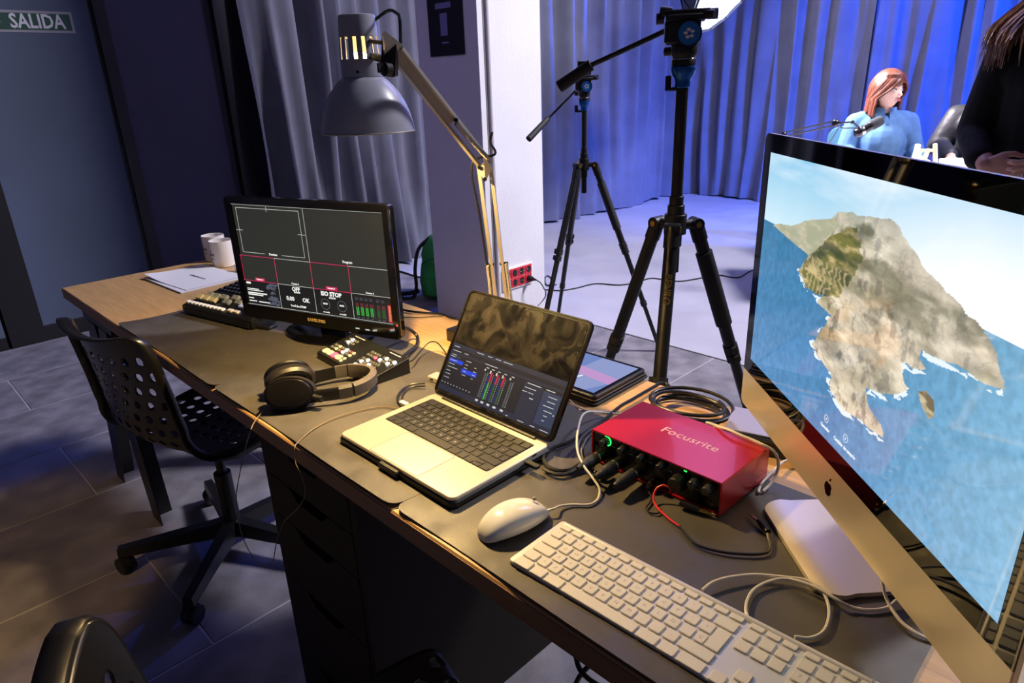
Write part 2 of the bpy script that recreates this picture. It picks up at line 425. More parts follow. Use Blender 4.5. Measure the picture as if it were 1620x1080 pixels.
for tu in (0.0, 2.72):
    for t in (0.012, 0.56):
        obj('trestle_leg', trestle_leg(tu + 0.0, tu + 0.22, t), M['black'], desk)
        obj('trestle_leg', trestle_leg(tu + 0.39, tu + 0.30, t), M['black'], desk)
    obj('trestle_beam', bx(tu + 0.16, tu + 0.46, 0.01, 0.63, 0.67, 0.7045, 0.002), M['black'], desk)

dr = thing('drawer_unit', 'tall black-brown drawer unit under the desk front', 'drawers', (1.583, 0.305, 0))
obj('cabinet', J(bx(-0.176, -0.160, -0.285, 0.285, 0.0, 0.70), bx(0.160, 0.176, -0.285, 0.285, 0.0, 0.70), bx(-0.16, 0.16, 0.27, 0.285, 0, 0.70), bx(-0.16, 0.16, -0.27, 0.27, 0.685, 0.70), bx(-0.16, 0.16, -0.27, 0.27, 0.02, 0.035)), M['drawer'], dr)
for z0, z1 in ((0.6, 0.692), (0.502, 0.597), (0.338, 0.499), (0.122, 0.335), (0.022, 0.119)):
    w = 0.158; n = 0.075
    poly = [(-w, z0), (w, z0), (w, z1), (n, z1), (n - 0.03, z1 - 0.024), (-n + 0.03, z1 - 0.024), (-n, z1), (-w, z1)]
    d = obj('drawer', X(prism(poly, 0.016), T(0, -0.270, 0) @ RX(90)), M['drawer'], dr)
    obj('drawer_box', J(bx(-0.14, 0.14, -0.265, 0.2, z0 + 0.004, z0 + 0.01), bx(-0.14, -0.13, -0.265, 0.2, z0 + 0.01, z1 - 0.03), bx(0.13, 0.14, -0.265, 0.2, z0 + 0.01, z1 - 0.03)), M['keybed'], d)

def desk_mat(u0, u1, seed, lift=0.0, back=0.455):
    rs = random.Random(seed); w = u1 - u0
    def f(s, t):
        x = s * w; y = t * (back - 0.004)
        rc = 0.02
        # rounded corners
        ex = min(x, w - x); ey = min(y, back - y)
        if ex < rc and ey < rc:
            dx, dy = rc - ex, rc - ey; q = max(dx, dy) / max(1e-6, math.hypot(dx, dy))
            dx *= q; dy *= q
            x = (rc - dx) if x < w / 2 else w - rc + dx
            y = (rc - dy) if y < back / 2 else back - rc + dy
        fr = max(0, 1 - y / 0.16)
        wav = math.sin(x * 11.0 + seed) * 0.5 + 0.5
        z = 0.0016 + lift * max(0.0, 1 - s * 14) + fr ** 3 * 0.010 * wav
        y2 = y + fr ** 2 * (0.010 * (1 - wav) - 0.003)
        return (u0 + x, y2 + 0.0, DZ + z)
    g = grid(60, 44, f)
    lo = [(v[0], v[1], max(v[2] - 0.0015, DZ - 0.0004)) for v in g[0]]
    n = len(g[0]); Fc = list(g[1]) + [tuple(i + n for i in reversed(q)) for q in g[1]]
    W1 = 61
    bd = [i for i in range(60)] + [60 + j * W1 for j in range(44)] + [44 * W1 + i for i in range(60, 0, -1)] + [j * W1 for j in range(44, 0, -1)]
    for i in range(len(bd)):
        a, b2 = bd[i], bd[(i + 1) % len(bd)]
        Fc.append((b2, a, a + n, b2 + n))
    return (g[0] + lo, Fc)
for nm, a, b_, sd, l, lb in (('desk_mat', 0.607, 1.2548, 1, 0, 'black leatherette mat under the small monitor and perforated chair end of the desk'),
                            ('desk_mat', 1.2552, 1.9118, 2, 0, 'black leatherette mat under the headphones and laptop'),
                            ('desk_mat', 1.9122, 2.574, 3.2, 0, 'black leatherette mat under the white keyboard and red audio box')):
    tag(obj(nm, desk_mat(a, b_, sd, l), M['mat']), lb, 'desk mat', 'black desk mats')

# perforated shell chair
def shell_mesh(seed=0):
    NA, NB = 84, 150; W2 = 0.215; Lb = 0.84
    prof = [(0.215, 0.405), (0.21, 0.432), (0.185, 0.447), (0.10, 0.445), (0.0, 0.436), (-0.10, 0.438), (-0.165, 0.455), (-0.205, 0.50), (-0.222, 0.56), (-0.232, 0.64), (-0.245, 0.72), (-0.262, 0.80)]
    P = [Vector((0, y, z)) for y, z in prof]; Q = spline(P, 8)
    cum = [0]
    for i in range(1, len(Q)): cum.append(cum[-1] + (Q[i] - Q[i - 1]).length)
    Lb = cum[-1]
    def at(s):
        s = max(0, min(Lb - 1e-6, s)); i = 0
        while cum[i + 1] < s: i += 1
        t = (s - cum[i]) / (cum[i + 1] - cum[i]); p = Q[i].lerp(Q[i + 1], t); d = (Q[min(i + 1, len(Q) - 1)] - Q[max(i - 1, 0)]).normalized()
        return p, Vector((0, -d.z, d.y)) if False else Vector((0, d.z, -d.y))   # second: normal towards the sitter
    def halfw(s):
        f = s / Lb
        return 0.212 + 0.012 * math.sin(PI * min(1, f * 1.6)) - 0.018 * max(0, f - 0.5) * 2
    def pos(a, s):
        w = halfw(s); x = a
        p, n = at(s); fb = max(0.0, min(1.0, (s / Lb - 0.42) / 0.25)); fs = 1 - fb
        q = (x / w) ** 2
        off = 0.046 * fb * q + 0.022 * fs * q
        nn = Vector((0, 1, 0.15)).normalized() * fb + Vector((0, 0, 1)) * fs
        topwing = 0.02 * max(0, (s / Lb - 0.85) / 0.15) * q
        v = p + nn * off + Vector((x * (1 - 0.10 * q * fb), 0, topwing))
        return v
    holes = []
    pit = 0.046; r = 0.0118
    row = 0; s = 0.05
    while s < Lb - 0.035:
        off = 0.5 * pit * (row % 2); x = -0.184 + off
        while x <= 0.186:
            if abs(x) < halfw(s) - 0.028 and not (0.30 < s < 0.36): holes.append((x, s))
            x += pit
        s += pit * 0.9; row += 1
    V2 = np.zeros(((NB + 1) * (NA + 1), 2))
    for j in range(NB + 1):
        s = Lb * j / NB
        for i in range(NA + 1):
            a = -1 + 2 * i / NA; w = halfw(s)
            ed = min(s, Lb - s); rc = 0.05
            if ed < rc: w = w - rc + math.sqrt(max(0, rc * rc - (rc - ed) ** 2))
            V2[j * (NA + 1) + i] = (a * w, s)
    inside = np.zeros(len(V2), bool)
    hp = np.array(holes)
    for h in holes:
        d = V2 - np.array(h); dd = np.hypot(d[:, 0], d[:, 1])
        near = (dd < r + 0.0030) & (dd > r * 0.45)
        V2[near] = np.array(h) + d[near] / dd[near][:, None] * r
    Fc = []
    for j in range(NB):
        for i in range(NA):
            q = (j * (NA + 1) + i, j * (NA + 1) + i + 1, (j + 1) * (NA + 1) + i + 1, (j + 1) * (NA + 1) + i)
            c = V2[list(q)].mean(0)
            if np.min(np.hypot(hp[:, 0] - c[0], hp[:, 1] - c[1])) < r * 0.93: continue
            Fc.append(q)
    V = [tuple(pos(x, s)) for x, s in V2]
    # rim turned outwards/backwards
    bd = [i for i in range(NA + 1)] + [j * (NA + 1) + NA for j in range(1, NB + 1)] + [NB * (NA + 1) + i for i in range(NA - 1, -1, -1)] + [j * (NA + 1) for j in range(NB - 1, 0, -1)]
    base = len(V); n = len(bd)
    for lv, (dn, do) in enumerate(((0.006, 0.004), (0.027, 0.006))):
        for k in bd:
            x, s = V2[k]; p, nr = at(s)
            fb = max(0.0, min(1.0, (s / Lb - 0.42) / 0.25))
            back = Vector((0, -1, 0)) * fb + Vector((0, 0, -1)) * (1 - fb)
            out = Vector((x, 0, 0)).normalized() * do if abs(x) > 0.05 else Vector((0, 0, 0))
            if s > Lb * 0.95: out += Vector((0, 0, do))
            if s < Lb * 0.05: out += Vector((0, do, 0))
            V.append(tuple(Vector(V[k]) + back * dn + out))
    for i in range(n):
        q = (i + 1) % n
        Fc.append((bd[i], bd[q], base + q, base + i)); Fc.append((base + i, base + q, base + n + q, base + n + i))
    # drop unused vertices
    used = sorted({i for f in Fc for i in f}); mp = {o: k for k, o in enumerate(used)}
    V = [V[i] for i in used]; Fc = [tuple(mp[i] for i in f) for f in Fc]
    return (V, [f for f in Fc if len(set(f)) == len(f)])
def make_chair(name, label, loc, rot, base_rot, group):
    t = thing(name, label, 'chair', loc, rot, group)
    sh = obj('shell', shell_mesh(), M['chair'], t, smooth=60, label='black plastic shell full of round holes')
    so = sh.modifiers.new('solid', 'SOLIDIFY'); so.thickness = 0.0045; so.offset = -1
    obj('seat_plate', J(box(0.20, 0.22, 0.012, 0, 0, 0.405, 0.003), box(0.12, 0.16, 0.03, 0, 0, 0.378, 0.004)), M['black'], t)
    obj('height_lever', J(rod((0.05, 0.02, 0.39), (0.20, 0.06, 0.375), 0.004), rod((0.20, 0.06, 0.375), (0.25, 0.07, 0.372), 0.007)), M['black'], t)
    obj('gas_column', J(cyl(0.014, 0.20, 20, 0.185), cyl(0.025, 0.20, 24, 0.075), cyl(0.032, 0.05, 24, 0.055)), M['black'], t)
    for k in range(5):
        a = base_rot + 72 * k
        arm = loft([[(r_ * 1.0, sy * hw, z0 + zz) for sy, zz in ((-1, 0), (1, 0), (0.8, hh), (-0.8, hh))] for r_, hw, z0, hh in ((0.02, 0.022, 0.062, 0.05), (0.16, 0.019, 0.062, 0.038), (0.325, 0.016, 0.058, 0.028))])
        al = obj('base_arm', X(arm, RZ(a)), M['black'], t)
        ca = J(cyl(0.007, 0.03, 10, 0.045), X(cyl(0.026, 0.016, 20, -0.020), T(0.0, 0.0, 0.026) @ RX(90)), X(cyl(0.026, 0.016, 20, 0.004), T(0, 0, 0.026) @ RX(90)),
               X(loft([[(0.028 * math.cos(PI * q / 8), yy, 0.028 + 0.028 * math.sin(PI * q / 8)) for q in range(9)] for yy in (-0.006, 0.006)]), T(0, 0, 0)))
        obj('caster', X(ca, RZ(a) @ T(0.315, 0, 0.0) @ RZ(37 * k + 20)), M['blackr'], t)
    return t
make_chair('office_chair', 'black perforated swivel chair tucked under the far end of the desk', (0.775, 0.135, 0), 13, 14, 'perforated swivel chairs')
make_chair('office_chair', 'perforated swivel chair in the foreground, its back catching warm light', (2.112, -0.205, 0), -10, 5, 'perforated swivel chairs')

# ================================================================ MONITOR
mon = thing('monitor', 'glossy black monitor showing a vision mixer multiview', 'monitor', (1.1525 - 0.012, 0.323 + 0.035, MZ), 18.4)
SB = 0.811 - MZ       # screen bottom above the mat
yo = -0.037           # screen plane in local y
w, h = 0.477, 0.268
ow, oh0, oh1 = w / 2 + 0.019, SB - 0.036, SB + h + 0.019
obj('foot', J(loft([[(0.135 * k * math.cos(a * PI / 24), 0.085 * k * math.sin(a * PI / 24), z) for a in range(48)] for k, z in ((0.98, 0), (1, 0.003), (0.98, 0.008), (0.3, 0.013))])), M['blackg'], mon)
obj('stand_neck', J(X(slab(0.07, 0.03, 0.075, 0.01, 0.002), T(0, 0.01, 0.008))), M['blackg'], mon)
def vrr(w_, h_, r, y, cx, cz, n=4): return [(x, y, z) for x, z, _ in [(p[0] + cx, p[1] + cz, 0) for p in rrect(w_, h_, r, 0, n)]]
cz = (oh0 + oh1) / 2; H = oh1 - oh0
obj('case', loft([vrr(2 * ow, H, 0.012, yo - 0.0, 0, cz), vrr(2 * ow, H, 0.012, yo + 0.014, 0, cz), vrr(2 * ow * 0.8, H * 0.75, 0.02, yo + 0.045, 0, cz)]), M['blackg'], mon)
bz = loft([vrr(2 * ow, H, 0.012, yo, 0, cz), vrr(2 * ow + 0.002, H + 0.002, 0.013, yo - 0.004, 0, cz), vrr(2 * ow - 0.004, H - 0.004, 0.010, yo - 0.008, 0, cz), vrr(w, h, 0.0005, yo - 0.006, 0, SB + h / 2), vrr(w, h, 0.0005, yo - 0.0005, 0, SB + h / 2)], False, False, True)
obj('bezel', bz, M['blackg'], mon)
sc = obj('screen', X(box(w, h, 0.0008, 0, 0, 0, 0.0001), T(0, yo - 0.0005, SB + h / 2) @ RX(90)), M['screenblk'], mon)
def SX(fx): return -w / 2 + fx * w
def SZ(fz): return SB + h - fz * h      # fz from the top
ysc = yo - 0.0016
def R4(fx0, fz0, fx1, fz1): return (SX(fx0), SZ(fz1), SX(fx1), SZ(fz0))
obj('screen_background', rects([R4(0.005, 0.008, 0.995, 0.992)], ysc), E_['dk'], sc)
obj('panel_background', rects([R4(0.252, 0.752, 0.998, 0.992), R4(0.002, 0.752, 0.25, 0.992)], ysc - 0.0002), E_['dk2'], sc)
lw = 0.0011
def LN(fx0, fz0, fx1, fz1): return (SX(fx0), SZ(fz0), SX(fx1), SZ(fz1))
obj('grid_lines', lines([LN(0, .004, 1, .004), LN(.5, 0, .5, 1), LN(0, .5, 1, .5), LN(0.25, .5, .25, 1), LN(.75, .5, .75, 1), LN(0, .75, 1, .75), LN(0, .995, 1, .995),
    LN(.03, .035, .47, .035), LN(.03, .035, .03, .465), LN(.47, .035, .47, .465), LN(.03, .465, .19, .465), LN(.31, .465, .47, .465), LN(.25, .01, .25, .06), LN(.005, .25, .055, .25), LN(.445, .25, .495, .25)], lw, ysc - 0.0004), E_['line'], sc)
obj('pink_frames', lines([LN(0.003, .5, .25, .5), LN(.003, .5, .003, .75), LN(.25, .5, .25, .75), LN(0.003, .75, .25, .75), LN(.5, .5, .75, .5), LN(.5, .5, .5, .75), LN(.75, .5, .75, .75), LN(.5, .75, .75, .75)], lw * 1.3, ysc - 0.0006), E_['pink'], sc)
obj('pink_tags', rects([R4(.085, .715, .155, .745), R4(.585, .715, .66, .745)], ysc - 0.0006), E_['pink'], sc)
def stext(s, fx, fz, size, m=None, bold=0.0002, par=None, y=None): return text('screen_text', s, size, m or E_['text'], par or sc, T(SX(fx), (y if y is not None else ysc - 0.0008), SZ(fz)) @ FRONT, bold=bold, ext=0.0001)
stext('Preview', .25, .465, .0085); stext('Program', .75, .465, .0085)
stext('Camera 1', .12, .73, .006); stext('Camera 2', .375, .73, .006); stext('Camera 3', .622, .73, .006); stext('Camera 4', .87, .73, .006)
stext('OFF', .375, .785, .015, bold=.0006); stext('00:00:00', .38, .815, .006)
stext('0.00', .325, .885, .0155, bold=.0004); stext('OK', .435, .885, .0155, bold=.0004); stext('YouTube RTMP', .375, .955, .008)
stext('ISO STOP', .615, .79, .0155, bold=.0007); stext('00:00:00', .62, .825, .006)
for cx_ in (.568, .678):
    ring = loft([[(SX(cx_) + r_ * math.cos(a * PI / 20), ysc - 0.0007, SZ(.893) + r_ * math.sin(a * PI / 20)) for a in range(40)] for r_ in (0.0130, 0.0146)], False, False)
    obj('dial_ring', ring, E_['grey'], sc); stext('00:00', cx_, .888, .0065); stext('no media', cx_, .95 + .02, .0055)
meters = []; g1 = []; g2 = []; r1 = []; wt = []
for i, fx in enumerate((.772, .802, .832, .862, .905, .935)):
    for dx in (0, .010):
        (g1 if i < 4 else g2).append(R4(fx + dx, .875, fx + dx + .007, .955)); r1.append(R4(fx + dx, .835, fx + dx + .007, .873))
    wt.append(R4(fx - .002, .785, fx + .018, .79)); wt.append(R4(fx - .002, .80, fx + .018, .806)); wt.append(R4(fx, .972, fx + .015, .98))
for k in range(14): wt.append(R4(.884, .835 + .0095 * k, .888, .839 + .0095 * k)); wt.append(R4(.954, .835 + .0095 * k, .957, .839 + .0095 * k))
obj('level_meters', rects(g1, ysc - 0.0007), E_['g1'], sc); obj('level_meters', rects(g2, ysc - 0.0007), E_['g2'], sc)
obj('peak_meters', rects(r1, ysc - 0.0007), mat('peak', (5, 5, 5), emis=(120, 50, 60), es=.8), sc); obj('meter_labels', rects(wt, ysc - 0.0007), E_['grey'], sc)
obj('master_meter', rects([R4(.972, .82, .992, .985)], ysc - 0.0007), E_['r1'], sc)
obj('master_meter', rects([R4(.976, .83 + .011 * k, .988, .836 + .011 * k) for k in range(13)], ysc - 0.0009), mat('m2', (5, 5, 5), emis=(230, 190, 110), es=.8), sc)
obj('setup_text_lines', rects([R4(.012, .765, .045, .785), R4(.012, .83, .10, .838), R4(.012, .845, .13, .853), R4(.012, .87, .155, .882), R4(.012, .888, .125, .9), R4(.012, .925, .05, .935), R4(.012, .955, .07, .965), R4(.085, .957, .165, .967)], ysc - 0.0008), E_['text'], sc)
rs = np.random.RandomState(4); blobs = None
for k in range(16):
    cx_, cz_ = .175 + .05 * rs.rand(), .775 + .2 * rs.rand(); a0 = rs.rand() * 6
    blobs = J(blobs, ([(SX(cx_ + (.016 + .012 * math.cos(3 * a + a0)) * math.cos(a)), ysc - 0.0005, SZ(cz_ + (.025 + .018 * math.cos(2 * a)) * math.sin(a))) for a in [2 * PI * q / 14 for q in range(14)]], [tuple(range(14))])) if blobs else ([(SX(.2), ysc, SZ(.9)), (SX(.21), ysc, SZ(.9)), (SX(.2), ysc, SZ(.91))], [(0, 1, 2)])
obj('poster_shapes', blobs, mat('poster_grey', (5, 5, 5), emis=(90, 96, 112), es=.8), sc)
text('maker_lettering', 'SAMSUNG', 0.0115, mat('maker_gold', (190, 165, 110), 0.4), mon, T(0.0, yo - 0.0085, SB - 0.017) @ FRONT, bold=0.0004, xs=1.1)
obj('power_light', X(ball(0.0022, 6), T(ow - 0.006, yo - 0.008, SB + 0.002)), E_['led'], mon)
obj('touch_buttons', rects([(0.125, SB - 0.022, 0.137, SB - 0.019), (0.155, SB - 0.022, 0.168, SB - 0.019)], yo - 0.0086), E_['line'], mon)

# ================================================================ VISION MIXER
at = thing('vision_mixer', 'small black vision mixer with rows of lit buttons, in front of the monitor', 'video switcher', (1.392, 0.290, MZ), -3)
aw, ad = 0.237, 0.104
fz0, fz1 = 0.016, 0.036
obj('mixer_body', loft([[(-aw/2, -ad/2, 0), (aw/2, -ad/2, 0), (aw/2, ad/2, 0), (-aw/2, ad/2, 0)], [(-aw/2, -ad/2, fz0 - .003), (aw/2, -ad/2, fz0 - .003), (aw/2, ad/2, fz1 - .003), (-aw/2, ad/2, fz1 - .003)]]), M['black'], at)
tl = math.degrees(math.atan2(fz1 - fz0, ad))
TP = T(0, 0, (fz0 + fz1) / 2) @ RX(tl)
obj('top_plate', X(slab(aw + .002, ad + .002, 0.003, 0.004, 0.001), TP @ T(0, 0, -.003)), M['black'], at)
big = mesh('button', slab(0.0185, 0.0165, 0.0035, 0.005, 0.0012, 3), None); med = mesh('button', slab(0.0084, 0.0086, 0.003, 0.0036, 0.001, 3), None)
def btn(me, x, y, m):
    me2 = me.copy(); me2.materials.clear(); me2.materials.append(E_[m] if m in E_ else M[m])
    return me2
cache = {}
def put(me, key, x, y, m):
    k = (key, m)
    if k not in cache: cache[k] = btn(me, x, y, m)
    obj('button', cache[k], None, at, mtx=TP @ T(x, y, 0))
for k, m in enumerate(('cream', 'cream', 'red', 'cream')): put(big, 'b', -0.1 + .0205 * k, -0.037, m)
put(med, 'm', -0.0195, -0.0325, 'cream'); put(med, 'm', -0.0195, -0.0425, 'cream')
for k, m in enumerate(('white', 'cream', 'cream')): put(big, 'b', 0.022 + 0.0235 * k + .012, -0.037, m)
rs = random.Random(3)
for i in range(9):
    for j, y in enumerate((-0.018, -0.007)):
        put(med, 'm', -0.104 + 0.0105 * i, y, rs.choice(['white', 'cream', 'redd', 'dim']) if i in (2, 4, 5, 7, 8) else 'dim')
for i in range(4):
    for y in (0.017, 0.029): put(med, 'm', -0.096 + 0.0105 * i, y, 'white' if (i + int(y * 1000)) % 3 == 0 else 'dim')
for i in range(4):
    for y in (0.010, 0.021): put(med, 'm', 0.016 + 0.0105 * i, y, 'red' if (i == 3 and y < .015) else 'dim')
for i in range(7):
    for y in (-0.017, -0.006): put(med, 'm', 0.020 + 0.0105 * i, y, 'white' if i in (1, 4) and y < -.01 or i == 2 and y > -.01 else 'dim')
for i in range(5):
    for y in (0.010, 0.022): put(med, 'm', 0.066 + 0.0105 * i, y, 'white' if (i * 2 + (y > .015)) % 3 == 0 else 'dim')
obj('panel_print', rects([(-0.1, -0.0005, -0.055, 0.0015), (0.055, -0.0005, 0.1, 0.0015)]), M['paper'], at, mtx=TP @ T(0, 0.044, 0.0004) @ RX(-90))
obj('ports', J(*[box(0.014, 0.004, 0.008, x, ad / 2 + .001, 0.012) for x in (-0.09, -.06, -.03, 0, .03, .06, .09)]), M['dsteel'], at)

# ================================================================ CONSOLE
cs = thing('control_console', 'black control console with beige and white keys, beside the papers', 'control panel', (0.649, 0.165, MZ), 12)
cw, cd = 0.315, 0.30
CB = [(0, 0, 0), (cw, 0, 0), (cw, cd, 0), (0, cd, 0)]
obj('console_body', loft([[(x + (0.006 if x == 0 else -.006), y + (.006 if y == 0 else -.006), 0) for x, y, z in CB], [(x, y, 0.012) for x, y, z in CB], [(x, y, 0.026 + 0.10 * y) for x, y, z in CB], [(x + (0.007 if x == 0 else -.007), y + (.007 if y == 0 else -.007), 0.031 + 0.10 * y) for x, y, z in CB]]), M['black'], cs)
TC = RX(math.degrees(math.atan(0.10)))
def kk(w_, d_, h_=0.006): return slab(w_, d_, h_, 0.002, 0.001, 2)
k1 = mesh('key', kk(0.020, 0.013), mat('console_beige', (205, 196, 172), .5)); k2 = mesh('key', kk(0.0145, 0.0125), M['key'])
k3 = mesh('key', kk(0.045, 0.024), M['key']); k4 = mesh('key', kk(0.046, 0.026), mat('console_blue_white', (170, 176, 214), .5))
k5 = mesh('key', X(slab(0.026, 0.016, 0.010, 0.001, 0.001, 2), RX(24)), mat('console_sand', (196, 180, 130), .5)); kd = mesh('key', kk(0.013, 0.0125, 0.004), M['keyb'])
def ck(me, x, y, z=0.0): obj('key', me, None, cs, mtx=T(x, y, 0.0305 + 0.10 * y + z) @ TC)
for k in range(10): ck(k2, 0.016 + 0.0175 * k, 0.014)
ck(k1, 0.205, 0.018); ck(k1, 0.232, 0.018)
for k, (x, y) in enumerate(((0.03, 0.045), (0.062, 0.045), (0.094, 0.045), (0.046, 0.068), (0.078, 0.068), (0.11, 0.07), (0.15, 0.05), (0.15, 0.08), (0.19, 0.06))): ck(k5, x, y, 0.004)
for x, y in ((0.225, 0.055), (0.275, 0.055)): ck(k3, x, y)
for x, y in ((0.225, 0.095), (0.275, 0.095)): ck(k4, x, y)
kb2 = mesh('key', kk(0.014, 0.012), mat('console_pale_blue', (130, 140, 190), .5))
for k in range(5): ck(kb2, 0.11 + 0.03 * k, 0.235)
for i in range(12):
    for j in range(5): ck(kd, 0.018 + 0.017 * i, 0.12 + 0.02 * j)
obj('wrist_edge', bx(0.012, cw - 0.012, -0.003, 0.003, 0.004, 0.020, 0.001), M['black'], cs)

# ================================================================ PAPERS, MUGS, SMALL THINGS
def sheet(name, label, x, y, z, rot, curl, w_=0.297, d_=0.21, th=0.0012, m='paper', lab_group=None):
    g = grid(14, 10, lambda s, t: ((s - .5) * w_, (t - .5) * d_, curl * max(0, 1 - (s * 1.6 + t * 1.3)) ** 2 + 0.0002))
    n = len(g[0]); V = g[0] + [(v[0], v[1], v[2] + th) for v in g[0]]
    Fc = [tuple(reversed(f)) for f in g[1]] + [tuple(i + n for i in f) for f in g[1]]
    W1 = 15; bd = list(range(14)) + [14 + j * W1 for j in range(10)] + [10 * W1 + i for i in range(14, 0, -1)] + [j * W1 for j in range(10, 0, -1)]
    for i in range(len(bd)):
        a, b2 = bd[i], bd[(i + 1) % len(bd)]; Fc.append((a, b2, b2 + n, a + n))
    o = obj(name, (V, Fc), M[m], None, (x, y, z)); o.rotation_euler = (0, 0, math.radians(rot)); tag(o, label, 'paper', 'papers by the mugs')
    return o
sheet('paper_stack', 'lower paper stack, its corner showing below the curled printed sheet', 0.262, 0.340, DZ, 3, 0.002, th=0.004)
p1 = sheet('paper_sheet', 'white printed sheet with a curled corner, topmost beside the mugs', 0.25, 0.352, DZ + 0.0052, 6, 0.012, th=0.0006)
text('printed_line', '8 FEBRERO DE 24', 0.011, M['print_'], p1, T(0.02, 0.0, 0.0014) @ RZ(0), bold=0.0003, ext=0.0001, xs=1.25)
def mug(x, y, rot, label):
    t = thing('mug', label, 'mug', (x, y, DZ), rot, 'white mugs on the beech end of the desk')
    obj('mug_body', lathe([(0.037, 0), (0.040, 0.002), (0.041, 0.05), (0.041, 0.094), (0.0405, 0.096), (0.039, 0.095), (0.038, 0.01), (0.001, 0.006)], 40), M['ceramic'], t)
    obj('mug_handle', tube([(0.040 + 0.026 * math.sin(a), 0, 0.048 + 0.03 * math.cos(a)) for a in [PI * k / 10 for k in range(11)]], 0.0045, 8), M['ceramic'], t)
    def bend(me, R=0.0414):
        for v in me.vertices:
            a = v.co.x / R; r = R + (v.co.z)
            v.co = Vector((r * math.sin(a), -r * math.cos(a), v.co.y))
    for s, z, sz, m in (('radio', .062, .011, 'printg'), ('PRIMOR', .048, .013, 'print_'), ('podcasting', .034, .010, 'printg'), ('2024', .022, .008, 'printg')):
        o = text('mug_print', s, sz, M[m], t, T(0, 0, 0), bold=0.0003, ext=0.0001)
        for v in o.data.vertices: v.co.y += z
        bend(o.data); o.matrix_local = RZ(-rot - 4)
    return t
mug(0.160, 0.497, 130, 'white mug with dark lettering, standing nearer the monitor')
mug(0.040, 0.518, 150, 'white mug behind the lettered one')
sb = thing('small_cup', 'small pale cup half hidden by the monitor edge', 'cup', (0.30, 0.50, DZ))
obj('cup_body', lathe([(0.012, 0), (0.02, 0.002), (0.024, 0.02), (0.0225, 0.03), (0.02, 0.029), (0.018, 0.006), (0.001, 0.004)], 24), M['white'], sb)
ph = thing('card_reader', 'flat black adapter with a silver ring lying by the monitor foot', 'adapter', (0.952, 0.265, MZ), 20)
obj('adapter_body', slab(0.07, 0.035, 0.008, 0.004, 0.001), M['black'], ph)
obj('silver_ring', X(loft([[(0.006 * math.cos(a) * (1 + .25 * math.cos(b)), 0.006 * math.sin(a) * (1 + .25 * math.cos(b)), 0.002 * math.sin(b)) for b in [PI * 2 * q / 8 for q in range(8)]] for a in [2 * PI * k / 16 for k in range(16)]], closed=True), T(-0.043, 0, 0.004)), M['steel'], ph)
hub = thing('usb_hub', 'small silver cable hub behind the laptop', 'adapter', (1.600, 0.352, MZ), 6)
obj('hub_body', slab(0.052, 0.030, 0.011, 0.003, 0.001), M['alud'], hub)
obj('port', J(box(0.009, 0.001, 0.004, -0.012, -0.0152, 0.004), box(0.012, 0.001, 0.005, 0.010, -0.0152, 0.003)), M['keybed'], hub)
pb = thing('power_brick', 'black power brick on the beech, behind the laptop lid', 'power adapter', (1.468, 0.556, DZ), 0)
obj('brick_body', slab(0.115, 0.062, 0.030, 0.006, 0.002), M['black'], pb); obj('brick_socket', box(0.004, 0.02, 0.014, 0.058, 0, 0.008), M['keybed'], pb)

# ================================================================ HEADPHONES
hp = thing('headphones', 'dark over-ear headphones lying in front of the vision mixer', 'headphones', (1.437, 0.088, MZ), -27)
arc = lambda th, hw=0.080, dp=0.172: (hw * math.cos(th) * (1 - .42 * abs(math.cos(th)) ** 6), -0.0 + dp * math.sin(th) ** 0.85 if math.sin(th) > 0 else 0)
def band(th0, th1, n, hh, thick, zc, scale=1.0):
    L = []
    for k in range(n + 1):
        th = th0 + (th1 - th0) * k / n
        x, y = arc(th); x2, y2 = arc(th + 0.01); tx, ty = x2 - x, y2 - y; l = math.hypot(tx, ty) or 1; nx, ny = ty / l, -tx / l
        zt = zc + 0.006 * math.sin(th)
        L.append([(x + nx * a * thick, y + ny * a * thick, zt + b * hh) for a, b in ((-.5, -.5), (.1, -.5), (.5, -.35), (.5, .35), (.1, .5), (-.5, .5), (-.62, 0))])
    return loft(L)
obj('headband', band(0.10, PI - 0.10, 40, 0.026, 0.006, 0.020), M['black'], hp)
obj('headband_pad', band(0.75, PI - 0.75, 26, 0.029, 0.013, 0.0205), mat('brown_grey_pad', (88, 80, 74), .7, bump=(400, .2)), hp)
for th in (0.62, PI - 0.62): obj('slider', band(th - 0.10, th + 0.10, 4, 0.028, 0.009, 0.0205), mat('grey_slider', (96, 92, 88), .45), hp)
for s, tilt, zc in ((1, 22, 0.033), (-1, 26, 0.035)):
    Mc = T(s * 0.040, 0.0, zc) @ RZ(-6 if s > 0 else 10) @ RY(90 - tilt if s > 0 else -(90 - tilt + 20)) @ Matrix.Diagonal((.92, 1.16, 1.1, 1))
    def ell(sx, sy, z): return [(sx * math.cos(a), sy * math.sin(a), z) for a in [2 * PI * k / 40 for k in range(40)]]
    cup = obj('ear_cup', X(loft([ell(.026, .032, -0.004), ell(.032, .039, -0.003), ell(.034, .041, 0.004), ell(.033, .040, 0.012), ell(.029, .036, 0.0165), ell(.027, .034, 0.0168)]), Mc), mat('cup_satin', (24, 23, 22), .22, metal=.3), hp)
    obj('ear_cushion', X(loft([ell(.034, .041, -0.003), ell(.037, .045, -0.010), ell(.036, .044, -0.020), ell(.030, .037, -0.026), ell(.021, .028, -0.023), ell(.018, .025, -0.010)]), Mc), mat('cushion', (34, 30, 27), .42, bump=(60, .3)), cup)
    obj('cup_rim', X(loft([ell(.0325, .0395, 0.0095), ell(.035, .042, 0.0115), ell(.0345, .0415, 0.0138), ell(.032, .039, 0.0140)]), Mc), M['dsteel'], cup)
